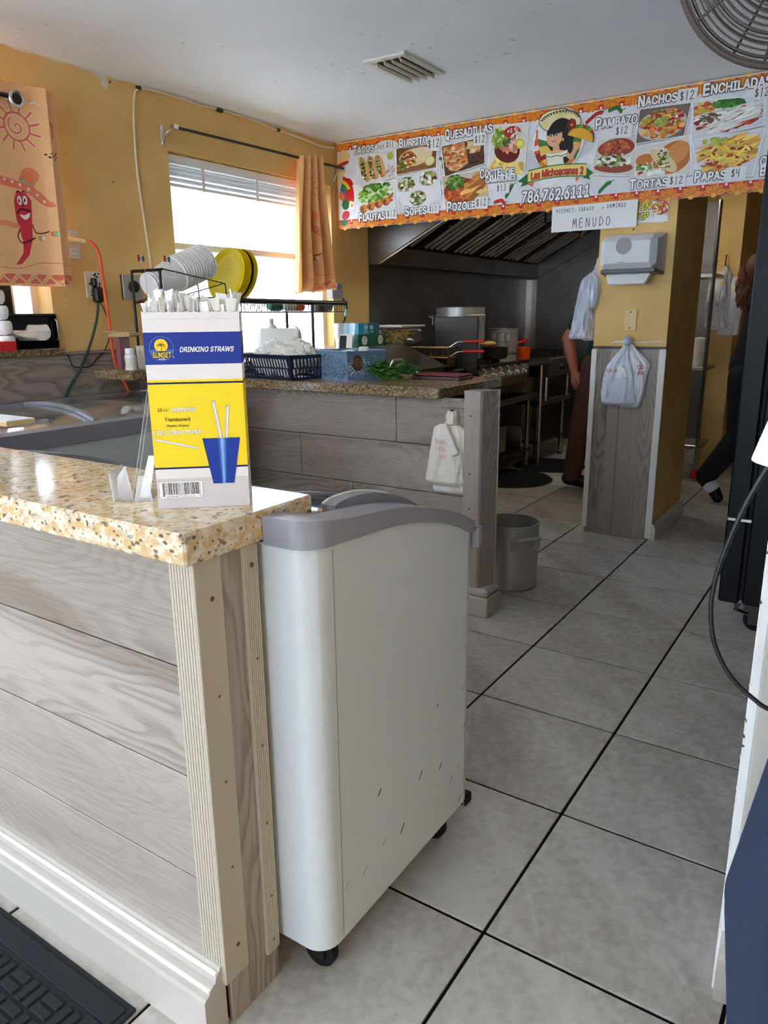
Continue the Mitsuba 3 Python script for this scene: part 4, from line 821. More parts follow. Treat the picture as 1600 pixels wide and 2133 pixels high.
def lettered_box(name, label, x, y0, y1, z0, z1, d, m, marks):
    kk = thing(name, label, 'box'); put('carton', bx(x - d, x, y0, y1, z0, z1, .002), m, kk)
    P = Print((x + .0003, y0, z0), (0, 1, 0), (0, 0, 1)); w, h = y1 - y0, z1 - z0
    marks(P, w, h); P.put('print', kk); return kk
def mM(P, w, h):
    P.rect(0, w * .45, 0, h, (70, 170, 205)); P.rect(w * .5, w, 0, h, (34, 110, 130)); P.l = 2
    P.text('M', w * .26, h * .42, h * .42, (245, 248, 250)); P.text('M', w * .54, h * .42, h * .42, (245, 248, 250)); P.rect(w * .25, w * .42, h * .2, h * .28, (235, 240, 245)); P.rect(w * .54, w * .7, h * .2, h * .28, (235, 240, 245))
lettered_box('glove_box', 'teal box marked M stacked on the green box on the prep table', -1.84, 1.90, 2.14, SH + .073, SH + .145, .12, 'teal_box', mM)
def mG(P, w, h):
    for c in (.22, .8): P.l = 1; P.el(w * c, h * .5, h * .42, h * .42, (232, 236, 232)); P.l = 2; P.text('TS' if c < .5 else 'M', w * c - h * .2, h * .5, h * .28, (190, 50, 60)); P.rect(w * c - h * .25, w * c + h * .25, h * .3, h * .36, (120, 140, 130))
lettered_box('produce_box', 'dark green box with round white labels below the teal box', -1.83, 1.88, 2.20, SH, SH + .072, .15, 'green_box', mG)
k = thing('tortilla_tub', 'clear lidded tub of tortilla chips right of the green box', 'container')
put('tub', tri(man(bx(-2.0, -1.72, 2.225, 2.52, SH + .0, SH + .112, .02)) - man(bx(-1.99, -1.73, 2.232, 2.513, SH + .006, SH + .2, .02))), 'pane', k)
put('lid', bx(-2.01, -1.71, 2.215, 2.53, SH + .112, SH + .127, .006), 'dirty_white', k)
rng = random.Random(21)
for i in range(26):
    a = rng.uniform(0, 3); one('tortilla_chip', 'golden folded tortilla piece packed in the clear lidded tub', 'food', xf(trimesh.Trimesh([(-.045, -.03, 0), (.045, -.03, .004), (0, .045, 0), (-.04, -.028, .006), (.042, -.028, .01), (0, .04, .006)]).convex_hull, (-1.86 + rng.uniform(-.09, .085), 2.37 + rng.uniform(-.09, .09), SH + .03 + rng.uniform(0, .045)), rz=a, rx=rng.uniform(-1.2, 1.2), ry=rng.uniform(-.6, .6)), 'tortilla', group='tortilla pieces in the tub')
k = thing('deep_fryer', 'steel deep fryer between the prep table and the range', 'fryer')
put('cabinet', bx(-2.12, -1.36, 2.315, 2.455, .1, .90, .005), 'dark_steel', k); put('back_riser', bx(-2.12, -2.05, 2.315, 2.455, .90, 1.12, .004), 'dark_steel', k); put('vat', bx(-2.0, -1.42, 2.33, 2.44, .86, .905), 'black', k)
put('leg', rod((-1.42, 2.38, 0), (-1.42, 2.38, .1), .02), 'dark_steel', k); put('leg', rod((-2.05, 2.38, 0), (-2.05, 2.38, .1), .02), 'dark_steel', k)
put('rim_lip', tube([(-1.37, 2.33, .90), (-1.37, 2.445, .90)], .012), 'steel', k)
for b, z in ((0, 1.05), (1, .985)):
    k = thing('fry_basket', ('upper' if b == 0 else 'lower') + ' wire fry basket with red handle hanging over the fryer', 'fry basket')
    x0, x1, y0, y1 = -1.76, -1.42, 2.325, 2.445
    fr = lambda zz, s_: [(x0 + s_, y0 + s_, zz), (x1 - s_, y0 + s_, zz + .0), (x1 - s_, y1 - s_, zz - .0), (x0 + s_, y1 - s_, zz)]
    put('rim', tube(fr(z, 0), .0045, 8, True), 'brass', k)
    g = []
    for i in range(18):
        t = i / 17; y = y0 + .01 + t * (y1 - y0 - .02); g.append(tube([(x0, y, z), (x0 + .01, y, z - .06), (x1 - .01, y, z - .06), (x1, y, z)], .0013, 4))
    for i in range(8):
        x = x0 + .01 + i / 7 * (x1 - x0 - .02); g.append(tube([(x, y0, z), (x, y0 + .01, z - .06), (x, y1 - .01, z - .06), (x, y1, z)], .0013, 4))
    q = put('mesh', cat(g), 'brass', k); labels[q] = {'kind': 'stuff'}
    put('handle_rod', tube([(x1 - .02, 2.385, z), (x1 + .04, 2.385, z + .035), (x1 + .10, 2.385, z + .04)], .005), 'steel', k)
    put('grip', rod((x1 + .085, 2.385, z + .04), (x1 + .235, 2.385, z + .043), .0095, 10), 'red', k, smooth=40)
k = thing('range_cooktop', 'black and steel gas range with a row of chrome knobs behind the post', 'range')
put('body', bx(-2.1, -1.30, 2.49, 3.34, .70, .90, .005), 'steel_panel', k)
put('front_panel', ext_y([(-1.30, .76), (-1.27, .76), (-1.265, .86), (-1.30, .925)], 2.49, 3.34), 'steel', k)
put('front_rail', tube([(-1.275, 2.49, .915), (-1.275, 3.34, .915)], .014, 10), 'dark_steel', k)
put('splash_guard', bx(-1.60, -1.272, 2.462, 2.474, .80, 1.249, .003), 'dark_steel', k)
for i, y in enumerate((2.57, 2.70, 2.83, 2.96, 3.09, 3.22)):
    q = put('knob', xf(lathe([(0, .034), (.018, .034), (.02, .03), (.021, .006), (.026, 0)], 20), (-1.267, y, .842), ry=math.pi / 2), 'chrome', k, smooth=35)
    put('pointer', xf(bx(-.006, .006, -.026, .026, 0, .012, .003), (-1.233, y, .845), rx=.8), 'chrome', q)
    put('valve_pipe', tube(spline([(-1.27, y - .03, .905), (-1.25, y - .015, .885), (-1.262, y, .855)], 5), .006), 'chrome', k)
for y in (2.68, 2.92, 3.16):
    for x in (-1.95, -1.62):
        q = put('grate', cat([bx(x - .14, x + .14, y + s_ - .006, y + s_ + .006, .905, .93) for s_ in (-.09, -.03, .03, .09)] + [bx(x + s_ - .006, x + s_ + .006, y - .11, y + .11, .905, .93) for s_ in (-.13, 0, .13)]), 'stove_black', k)
        put('burner', lathe([(.05, .9), (.05, .912), (.03, .918), (0, .918)], 20, (x, y, 0)), 'stove_black', q)
def stand(name, label, x0, x1, y0, y1, zt, zs):
    kk = thing(name, label, 'stand')
    put('top', cat([bx(x0, x1, y0, y1, zt - .03, zt, .003)]), 'dark_steel', kk); put('front_lip', bx(x1 - .004, x1 + .004, y0, y1, zt - .034, zt + .012, .002), 'steel', kk)
    for x in (x0 + .05, x1 - .05):
        for y in (y0 + .05, y1 - .05):
            q = put('leg', rod((x, y, .02), (x, y, zt - .03), .02, 12), 'steel', kk, smooth=40); put('foot', lathe([(0, 0), (.018, 0), (.02, .03), (0, .03)], 12, (x, y, 0)), 'dark_steel', q)
    put('under_shelf', bx(x0 + .03, x1 - .03, y0 + .02, y1 - .02, zs - .02, zs, .003), 'dark_steel', kk)
    return kk
stand('equipment_stand', 'low steel stand carrying the gas range, pans on its shelf', -2.1, -1.375, 2.55, 3.78, .62, .17)
for y in (2.55, 3.28): put('support_leg', rod((-1.42, y, .62), (-1.42, y, .70), .02), 'dark_steel', 'equipment_stand')
for y in (2.55, 3.28): put('support_leg', rod((-2.0, y, .62), (-2.0, y, .70), .02), 'dark_steel', 'equipment_stand')
stand('equipment_stand', 'second low steel stand under the burner table further along the wall', -2.1, -1.36, 3.86, 4.54, .545, .2)
k = thing('burner_table', 'steel two burner stove beyond the range with dark round knobs', 'stove')
put('body', bx(-2.1, -1.31, 3.90, 4.50, .745, .905, .006), 'steel_panel', k); put('front_panel', bx(-1.31, -1.295, 3.90, 4.50, .755, .90, .003), 'steel', k)
for y in (4.1, 4.32): put('knob', xf(lathe([(0, .03), (.022, .03), (.026, .02), (.028, 0)], 20), (-1.295, y, .83), ry=math.pi / 2), 'black', k, smooth=35)
for y in (3.95, 4.45):
    for x in (-2.0, -1.36): put('leg', rod((x, y, .545), (x, y, .75), .018), 'steel', k)
for y in (4.05, 4.35):
    for x in (-1.9, -1.55): put('grate', cat([bx(x - .13, x + .13, y + s_ - .006, y + s_ + .006, .905, .955) for s_ in (-.08, 0, .08)] + [bx(x + s_ - .006, x + s_ + .006, y - .12, y + .12, .905, .95) for s_ in (-.12, 0, .12)]), 'stove_black', k)
k = thing('side_table', 'narrow steel side shelf between the range and the burner table', 'table')
put('top', bx(-2.1, -1.30, 3.40, 3.88, .86, .88, .003), 'steel_panel', k)
for x in (-2.0, -1.36): put('leg', rod((x, 3.83, .0), (x, 3.83, .86), .016), 'steel', k)
def pot(name, label, x, y, z, r, h, m, handles, wall_=.004, ha=0.0, ribs=True):
    kk = thing(name, label, 'pot')
    put('body', lathe([(0, 0), (r - .01, 0), (r, .01), (r, h - .006), (r + .004, h - .004), (r + .004, h), (r - wall_, h), (r - wall_, .012), (r - .012, .006), (0, .006)], 48, (x, y, z)), m, kk, smooth=35)
    for s_ in handles:
        c, n_ = np.array([math.cos(s_), math.sin(s_), 0]), np.array([-math.sin(s_), math.cos(s_), 0]); o_ = np.array([x, y, z + h * .80]); w = r * .46
        q = put('handle', tube(spline([o_ + c * (r + .003) - n_ * w, o_ + c * (r + .03) - n_ * w * 1.0 + [0, 0, .01], o_ + c * (r + .045) - n_ * w * .7 + [0, 0, .016], o_ + c * (r + .045) + n_ * w * .7 + [0, 0, .016], o_ + c * (r + .03) + n_ * w + [0, 0, .01], o_ + c * (r + .003) + n_ * w], 5), .0072, 8), m, kk, smooth=True)
        for t in (-1, 1):
            pc = o_ + c * (r + .003) + n_ * w * t; put('bracket', xf(bx(-.0025, .0025, -.016, .016, -.05, .014, .001), pc, rz=s_), m, q)
            for dz in (-.022, -.004): put('rivet', ell(pc + c * .003 + [0, 0, dz], (.005, .005, .005), 1), m, q, True)
    return kk
pot('stock_pot', 'large tall aluminium stock pot on the range behind the splash guard', -1.74, 3.10, .931, .185, .385, 'aluminium', (.35 - .9, math.pi + .2))
pot('stock_pot', 'smaller dented aluminium pot on the far burner right of the big pot', -1.66, 3.70, .95, .125, .20, 'aluminium', (-1.25, 1.9))
one('pot_base', 'shallow upturned pan below the smaller aluminium pot', 'pan', lathe([(0, .07), (.10, .07), (.115, .06), (.12, 0), (.115, 0), (.11, .055), (0, .06)], 32, (-1.66, 3.70, .88)), 'aluminium', 35)
one('saucepan', 'black saucepan on the front burner left of the smaller pot', 'pan', lathe([(0, 0), (.09, 0), (.105, .015), (.11, .085), (.106, .085), (.1, .018), (0, .006)], 32, (-1.52, 3.24, .931)), 'stove_black', 35)
one('bread_roll', 'golden fried roll lying over the black saucepan', 'food', ell((-1.53, 3.17, 1.045), (.05, .09, .022), 2), 'tortilla', True)
one('red_handle_tool', 'red handled utensil end showing right of the smaller pot', 'utensil', tri(m3.Manifold.batch_hull([man(ell((-1.55, 3.78, 1.03), (.012, .02, .012), 1)), man(ell((-1.52, 3.86, 1.05), (.014, .02, .014), 1))])), 'red', True)
k = thing('orange_cup', 'amber plastic cup with orange salsa on the side shelf of the stove', 'cup')
put('cup', lathe([(0, 0), (.045, 0), (.06, .125), (.057, .125), (.042, .004), (0, .004)], 28, (-1.42, 3.58, .881)), 'orange_drink', k, smooth=35); put('salsa', lathe([(0, .005), (.042, .005), (.049, .06), (0, .06)], 24, (-1.42, 3.58, .881)), 'red', k, smooth=35)
k = thing('roasting_tray', 'shiny steel tray on the lower shelf under the range', 'tray')
put('pan', tri(man(bx(-1.75, -1.43, 2.75, 3.08, .40, .47, .006)) - man(bx(-1.74, -1.44, 2.76, 3.07, .41, .6))), 'steel', k)
pot('stock_pot', 'steel pot standing on the shelf under the range', -1.62, 3.38, .172, .15, .22, 'steel', ())
pot('stock_pot', 'wide steel pan under the shiny tray on the lower shelf', -1.58, 2.93, .172, .15, .20, 'steel', ())
one('tray_riser', 'steel rack block holding the shiny tray under the range', 'rack', bx(-1.74, -1.45, 2.78, 3.05, .375, .40), 'dark_steel')
one('lean_tray', 'flat baking sheet leaning under the range right of the pots', 'tray', xf(bx(-.2, .2, -.006, .006, 0, .2, .003), (-1.62, 3.62, .172), rx=.12), 'steel')
for i, (x, y, r) in enumerate(((-1.50, 3.26, .34), (-1.42, 3.92, .30))):
    one('floor_mat', ('nearer' if i == 0 else 'further') + ' round black rubber mat on the floor before the range', 'mat', lathe([(0, .012), (r - .012, .012), (r, .004), (r, 0)], 48, (x + .14, y - .02, .0007)), 'rubber', 35)
# hood over the cooking line
k = thing('exhaust_hood', 'stainless exhaust hood with sloping baffle filters over the stove', 'hood')
HY0, HY1 = 2.472, 5.352
sidep = [(XW + .008, 1.612), (-2.06, 1.612), (-1.20, 2.03), (-1.20, 2.33), (XW + .008, 2.33)]
put('end_panel', ext_y(sidep, HY0, HY0 + .012), 'steel_panel', k); put('end_panel', ext_y(sidep, HY1 - .012, HY1), 'steel_panel', k)
put('end_flange', tube([(-2.06, HY0 + .006, 1.618), (-1.20, HY0 + .006, 2.03)], .012, 8), 'steel', k)
put('grease_trough', cat([bx(-2.05, -2.04, HY0 + .01, HY1 - .01, 1.612, 1.735), bx(XW + .008, -2.04, HY0 + .01, HY1 - .01, 1.612, 1.62)]), 'steel_panel', k)
put('back_panel', bx(XW + .007, XW + .012, HY0 + .01, HY1 - .01, 1.62, 2.33), 'dark_steel', k); put('top_panel', bx(XW + .01, -1.2, HY0 + .01, HY1 - .01, 2.32, 2.33), 'dark_steel', k); put('front_panel', bx(-1.21, -1.2, HY0, HY1, 2.03, 2.33), 'steel_panel', k)
a, b = np.array([-2.02, 1.755]), np.array([-1.34, 2.12]); sl = b - a; ang = math.atan2(sl[1], sl[0])
put('filter_backing', ext_y([a + (-.03, .05), b + (-.03, .05), b + (-.04, .065), a + (-.04, .065)], HY0 + .02, HY1 - .02), 'stove_black', k)
y = HY0 + .10; i = 0
while y < HY1 - .1:
    if i % 5 != 4:
        m = bx(0, np.linalg.norm(sl), -.017, .017, -.008, .008, .003); put('baffle', xf(m, (a[0], y, a[1]), ry=-ang), 'baffle', k)
    else:
        q = put('filter_frame', xf(bx(0, np.linalg.norm(sl), -.03, .03, -.012, .004, .002), (a[0], y, a[1]), ry=-ang), 'dark_steel', k); put('latch', xf(tube([(.3, -.02, -.014), (.32, 0, -.04), (.3, .02, -.014)], .004), (a[0], y, a[1]), ry=-ang), 'steel', q)
    y += .088 if i % 5 not in (3, 4) else .105; i += 1
for yy_, xx_ in ((3.1, -1.5), (4.0, -1.45), (4.75, -1.5)):
    q = put('sprinkler_pipe', tube([(xx_, yy_, 2.3), (xx_, yy_, 1.98), (xx_ + .1, yy_ + .0, 1.96)], .01), 'dark_steel', k); put('nozzle', rod((xx_ + .1, yy_, 1.96), (xx_ + .1, yy_, 1.92), .014), 'brass', q)
pot('stock_pot', 'tall empty aluminium stock pot on the tiled floor beside the counter post', -.372, 1.055, .0008, .13, .315, 'aluminium', (-.62, 2.5))

# ---------------------------------------------------------------- menu banner
BY = 2.106
k = thing('menu_banner', 'long printed menu banner with dish photos and flower border under the ceiling', 'banner')
put('sheet', bx(-2.128, .95, BY, BY + .018, 1.818, 2.337, .001), 'white', k)
P = Print((0, BY - .0002, 0), (1, 0, 0), (0, 0, 1), .00012)
P.rect(-2.127, .949, 1.819, 2.336, (226, 227, 230)); P.l = 2
rng = random.Random(2)
for i in range(26): 
    x, z = rng.uniform(-2.1, .9), rng.uniform(1.9, 2.25); P.el(x, z, rng.uniform(.05, .16), rng.uniform(.02, .07), rng.choice(((238, 238, 240), (212, 213, 217), (244, 244, 245))), 2 + .02 * i, rot=rng.uniform(-.6, .6))
for z0, z1, up_ in ((2.288, 2.336, -1), (1.819, 1.872, 1)):
    P.rect(-2.127, .949, z0, z1, (198, 44, 30), 4)
    x, i = -2.08, 0
    while x < .95:
        zb = z1 if up_ < 0 else z0
        for j, a in enumerate((-70, -42, -14, 14, 42, 70)):
            r = math.radians(a); d = np.array([math.sin(r), up_ * math.cos(r)]); n_ = np.array([d[1], -d[0]]); o_ = np.array([x, zb]); L_ = .058
            P.poly([o_, o_ + d * L_ * .5 + n_ * .012, o_ + d * L_ * .9 + n_ * .008, o_ + d * L_, o_ + d * L_ * .9 - n_ * .008, o_ + d * L_ * .5 - n_ * .012], (236, 146, 40) if j % 2 else (226, 128, 30), 5 + .1 * j)
            P.line([o_, o_ + d * L_ * .85], .0022, (176, 80, 20), 6)
        P.el(x, zb, .014, .011, (240, 170, 60), 6.5)
        P.el(x + .054, z0 + .008 if up_ < 0 else z1 - .008, .0065, .0065, (248, 240, 232), 7)
        x += .108; i += 1
P.rect(-2.127, .949, 2.333, 2.337, (238, 236, 232), 7.5)
# corner artwork at the left end
P.el(-2.075, 2.235, .055, .028, (238, 200, 120), 8, rot=.5); P.el(-2.08, 2.25, .03, .045, (240, 206, 130), 8.2); P.el(-2.085, 2.21, .05, .012, (190, 60, 40), 8.4, rot=.2)
P.poly([(-2.12, 2.12), (-2.0, 2.20), (-2.0, 2.165), (-2.12, 2.17)], (235, 214, 150), 7.6)
for i, c in enumerate(((206, 40, 40), (238, 200, 50), (60, 150, 70), (60, 120, 190), (238, 120, 40))): P.el(-2.125, 2.01, .125 - .02 * i, .135 - .022 * i, c, 8 + .15 * i, a0=-.6, a1=1.25, n=16)
P.el(-2.04, 2.02, .034, .036, (206, 36, 34), 9.4); P.el(-2.07, 1.965, .03, .032, (34, 110, 50), 9.2); P.el(-2.02, 1.955, .024, .026, (240, 238, 232), 9.3); P.el(-2.02, 1.957, .010, .010, (236, 180, 60), 9.5); P.el(-2.07, 1.90, .032, .026, (200, 48, 60), 9.2, rot=.5); P.el(-2.03, 2.10, .03, .013, (190, 30, 30), 9.4, rot=-.8); P.el(-2.085, 1.855, .03, .02, (40, 110, 46), 9.1)
# peppers
def pepper(x0, z0, x1, z1, c, l=9): P.line(spline([(x0, z0, 0), ((x0 + x1) / 2 + .01, (z0 + z1) / 2 + .014, 0), (x1, z1, 0)], 6)[:, :2], .016, (120, 118, 118), l - .4); P.line(spline([(x0, z0 + .004, 0), ((x0 + x1) / 2 + .01, (z0 + z1) / 2 + .018, 0), (x1, z1 + .004, 0)], 6)[:, :2], .017, c, l); P.line([(x1, z1 + .004), (x1 + .022, z1 + .014)], .004, (50, 110, 40), l + .1)
pepper(-.478, 2.235, -.40, 2.272, (196, 34, 34)); pepper(-.36, 2.275, -.30, 2.262, (40, 112, 50)); pepper(-.388, 1.885, -.335, 1.925, (42, 116, 54)); pepper(-1.365, 2.16, -1.345, 2.11, (40, 112, 50)); pepper(-.93, 1.91, -.895, 1.965, (44, 120, 56)); pepper(-1.0, 1.885, -.94, 1.872, (206, 40, 30)); pepper(-1.36, 2.03, -1.345, 1.97, (40, 112, 50))
P.put('artwork', k)
def photo(quad, bg, items, seed):
    q = np.array(quad, float); rg = random.Random(seed); P = Print((0, BY - .0024, 0), (1, 0, 0), (0, 0, 1), .00011)
    def mp(p):
        p = np.clip(np.asarray(p, float), 0.01, .99); u, v = p[:, :1], p[:, 1:2]
        return (q[0] * (1 - u) + q[1] * u) * v + (q[3] * (1 - u) + q[2] * u) * (1 - v)
    P.tris(q + np.array([[.006, -.008]] * 4), [(0, 1, 2), (0, 2, 3)], (150, 150, 152), 0.2)
    c = q.mean(0); P.tris(c + (q - c) * 1.045, [(0, 1, 2), (0, 2, 3)], (244, 244, 244), .7)
    P.tris(q, [(0, 1, 2), (0, 2, 3)], bg, 1.2)
    l = 2.0
    for it in items:
        if it[0] == 'e':
            _, u, v, ru, rv, col, *rot = it; rot = rot[0] if rot else 0
            a = np.linspace(0, 2 * math.pi, 22, endpoint=False); p = np.stack([ru * np.cos(a), rv * np.sin(a)], 1); cr, sr = math.cos(rot), math.sin(rot); p = p @ np.array([[cr, sr], [-sr, cr]]) + [u, v]
            P.tris(np.vstack([mp([[u, v]]), mp(p)]), [(0, i + 1, (i + 1) % 22 + 1) for i in range(22)], col, l); l += .5
        elif it[0] == 'p': P.tris(mp(it[1]), [(0, i, i + 1) for i in range(1, len(it[1]) - 1)], it[2], l); l += .5
        else:
            _, u, v, ru, rv, n_, sz, cols_ = it[:8]; el_ = it[8] if len(it) > 8 else 1.0; ra = it[9] if len(it) > 9 else None
            for i in range(n_):
                a, r = rg.uniform(0, 6.283), math.sqrt(rg.random()); x, y_ = u + ru * r * math.cos(a), v + rv * r * math.sin(a); s_ = sz * rg.uniform(.6, 1.3); b = rg.uniform(0, 3.14) if ra is None else ra + rg.uniform(-.4, .4); m_ = rg.randint(5, 7)
                aa = np.linspace(0, 2 * math.pi, m_, endpoint=False); p = np.stack([s_ * el_ * np.cos(aa) * np.array([rg.uniform(.7, 1.2) for _ in aa]), s_ * np.sin(aa) / math.sqrt(el_) ], 1); cr, sr = math.cos(b), math.sin(b)
                p = p @ np.array([[cr, sr], [-sr, cr]]) + [x, y_]; c_ = rg.choice(cols_); t = rg.uniform(.85, 1.12)
                P.tris(mp(p), [(0, j, j + 1) for j in range(1, m_ - 1)], tuple(min(255, z_ * t) for z_ in c_), l + .012 * i)
            l += .6
    P.put('dish_photo', k)
GR, LG, WH, RD, BR, TN, OR = (70, 120, 40), (150, 180, 70), (238, 236, 226), (186, 52, 34), (100, 62, 36), (218, 176, 104), (226, 130, 44)
def tacos_(u): return [('e', u, .5, .105, .42, (190, 148, 80), .15), ('b', u - .02, .5, .06, .34, 60, .03, [GR, BR, WH, LG, (60, 44, 30)]), ('e', u + .075, .48, .05, .40, TN, .15)]
photo([(-1.979, 2.253), (-1.686, 2.247), (-1.681, 2.096), (-1.952, 2.060)], (214, 216, 216), [('e', .5, .5, .5, .46, (232, 232, 230)), *tacos_(.18), *tacos_(.40), *tacos_(.60), ('b', .86, .3, .1, .22, 40, .035, [WH, (206, 150, 160), (190, 170, 176)]), ('e', .88, .8, .08, .14, (176, 190, 60))], 1)
photo([(-1.674, 2.250), (-1.388, 2.248), (-1.393, 2.117), (-1.671, 2.105)], (118, 74, 44), [('e', .5, .28, .5, .3, (146, 98, 58)), ('e', .48, .58, .42, .36, (228, 196, 150), .25), ('e', .62, .66, .28, .3, (240, 214, 172), .3), ('e', .3, .52, .2, .32, (120, 60, 40)), ('b', .3, .52, .2, .3, 90, .04, [RD, WH, OR, LG, (232, 200, 120), (150, 60, 40)]), ('b', .12, .3, .12, .2, 30, .035, [GR, RD, LG]), ('e', .84, .32, .12, .2, (214, 212, 120)), ('e', .84, .34, .09, .15, (236, 232, 176))], 2)
photo([(-1.355, 2.225), (-1.080, 2.244), (-1.071, 2.104), (-1.330, 2.060)], (92, 58, 44), [('p', [(.02, .95), (.55, .98), (.6, .2), (.3, .02), (.05, .3)], (214, 158, 96)), ('b', .3, .55, .27, .42, 110, .055, [(236, 206, 156), (206, 110, 56), (232, 180, 120), (190, 90, 50)]), ('p', [(.6, .98), (.95, .9), (.9, .5), (.68, .55)], (228, 190, 130)), ('b', .76, .72, .15, .2, 40, .05, [(240, 214, 168), (204, 120, 66), (232, 196, 140)]), ('b', .8, .25, .16, .16, 24, .05, [(90, 50, 36), (70, 40, 30)])], 3)
photo([(-1.024, 2.293), (-.809, 2.276), (-.828, 2.009), (-1.049, 2.075)], (226, 224, 216), [('b', .55, .12, .5, .14, 40, .09, [(236, 196, 96), (240, 214, 130)], 1.6), ('e', .48, .46, .36, .26, (104, 28, 18)), ('e', .48, .56, .35, .13, (160, 50, 30)), ('b', .25, .72, .2, .16, 40, .06, [(166, 188, 70), (190, 206, 100), (120, 150, 50)], 1.8), ('e', .58, .84, .24, .13, (176, 44, 34)), ('b', .6, .82, .2, .1, 30, .05, [(226, 120, 90), WH, RD]), ('b', .55, .55, .2, .12, 24, .06, [(238, 190, 166), (226, 140, 110)], 1.6), ('e', .82, .62, .12, .1, (206, 200, 50)), ('e', .82, .62, .08, .06, (236, 230, 120)), ('b', .44, .62, .1, .08, 24, .03, [GR, (50, 96, 30)])], 4)
photo([(-1.978, 2.073), (-1.687, 2.073), (-1.689, 1.896), (-1.976, 1.889)], (228, 230, 228), [('b', .5, .62, .45, .26, 150, .05, [(120, 176, 50), (160, 206, 90), (200, 224, 150), (70, 130, 30)], 1.6), ('b', .5, .9, .35, .1, 40, .05, [(50, 110, 40), (90, 150, 50)], 1.5), ('b', .85, .45, .1, .1, 12, .05, [RD, (220, 90, 60)])] + sum([[('e', .17 + .2 * i, .2 + .05 * i, .1, .14, (176, 96, 40), .2), ('e', .19 + .2 * i, .24 + .05 * i, .09, .11, (218, 142, 70), .2), ('e', .14 + .2 * i, .2 + .05 * i, .04, .09, (140, 72, 34))] for i in range(4)], []), 5)
photo([(-1.675, 2.086), (-1.370, 2.110), (-1.363, 1.898), (-1.658, 1.884)], (214, 218, 220), [('e', .5, .5, .5, .48, (228, 231, 232))] + sum([[('e', u, v, .2, .2, (170, 130, 74)), ('b', u, v, .18, .18, 70, .04, [(120, 150, 60), WH, (180, 190, 120), BR, (90, 110, 40), WH])] for u, v in ((.22, .76), (.74, .8), (.48, .32))], []), 6)
photo([(-1.353, 2.063), (-1.064, 2.068), (-1.034, 1.915), (-1.328, 1.895)], (206, 190, 170), [('e', .42, .42, .42, .42, (150, 52, 24)), ('b', .4, .3, .36, .24, 120, .04, [(206, 96, 40), (226, 130, 60), (180, 70, 30)]), ('b', .3, .72, .2, .24, 80, .05, [(90, 130, 44), (60, 100, 30), (140, 170, 80)], 1.6), ('b', .78, .55, .18, .4, 26, .12, [(206, 140, 66), (230, 176, 96), (190, 110, 50)], 2.6, .7), ('e', .86, .28, .13, .07, (240, 206, 130), .1)], 7)
photo([(-.417, 2.143), (-.215, 2.148), (-.208, 1.948), (-.437, 1.979)], (214, 210, 206), [('e', .5, .2, .46, .14, (150, 66, 38)), ('b', .5, .4, .42, .14, 90, .055, [WH, (226, 230, 210), (150, 180, 90), (90, 60, 44)], 1.7), ('e', .52, .72, .46, .24, (150, 62, 34)), ('e', .48, .76, .36, .15, (190, 92, 52)), ('b', .5, .72, .4, .18, 40, .05, [(170, 74, 40), (204, 110, 66), (120, 48, 30)])], 8)
photo([(-.203, 2.259), (.043, 2.253), (.022, 2.110), (-.212, 2.102)], (120, 104, 92), [('e', .5, .46, .5, .46, (206, 200, 194)), ('b', .5, .48, .44, .40, 150, .06, [OR, (214, 150, 70), RD, (236, 180, 90), (160, 60, 36)], 1.3), ('b', .5, .6, .4, .3, 90, .035, [RD, WH, GR, (232, 220, 190), (190, 70, 40)]), ('e', .5, .55, .17, .18, (120, 140, 50)), ('b', .5, .56, .14, .14, 40, .035, [(176, 196, 90), (140, 166, 70)], 1.6), ('b', .16, .62, .08, .1, 10, .05, [(200, 170, 50)])], 9)
photo([(.054, 2.255), (.371, 2.238), (.378, 2.110), (.062, 2.083)], (216, 222, 226), [('b', .5, .4, .46, .28, 60, .09, [(176, 52, 30), (206, 80, 44), (150, 44, 26)], 1.4), ('b', .16, .72, .16, .24, 40, .06, [OR, (232, 190, 70), (190, 70, 40)]), ('b', .5, .86, .2, .14, 60, .05, [(60, 130, 40), (90, 160, 60), (40, 96, 30)], 1.3), ('b', .45, .55, .42, .16, 70, .05, [WH, (226, 228, 214)], 2.2, .3), ('b', .85, .6, .12, .2, 40, .04, [WH, (236, 236, 228)], 1.8), ('b', .5, .3, .34, .18, 26, .07, [WH], 4.0, .5), ('b', .25, .5, .16, .16, 30, .035, [(90, 56, 40), (120, 80, 50)])], 10)
photo([(-.214, 2.076), (.049, 2.107), (.073, 1.926), (-.198, 1.916)], (226, 220, 210), [('e', .17, .62, .17, .17, (206, 120, 50)), ('b', .16, .36, .14, .18, 30, .05, [LG, RD, WH, GR]), ('e', .68, .52, .34, .44, (196, 112, 48), -.4), ('e', .76, .62, .2, .3, (220, 146, 76), -.4), ('e', .52, .5, .14, .42, (232, 206, 160), .5), ('b', .52, .5, .1, .32, 90, .035, [LG, WH, (226, 206, 110), GR, BR]), ('b', .3, .16, .2, .1, 10, .08, [WH])], 11)
photo([(.062, 2.083), (.387, 2.091), (.353, 1.890), (.111, 1.923)], (222, 223, 224), [('b', .5, .5, .42, .42, 90, .085, [(236, 190, 80), (214, 150, 50), (240, 206, 110)], 3.2, .5), ('b', .5, .5, .4, .36, 80, .04, [(176, 54, 34), (200, 84, 44), (150, 40, 26)], 1.5), ('b', .5, .55, .34, .3, 50, .04, [(244, 206, 60), (240, 214, 110)], 2.6), ('b', .3, .88, .2, .08, 16, .05, [(170, 180, 70)])], 12)
P = Print((0, BY - .0050, 0), (1, 0, 0), (0, 0, 1), .00012)
OUT = ((34, 28, 26), .0044)
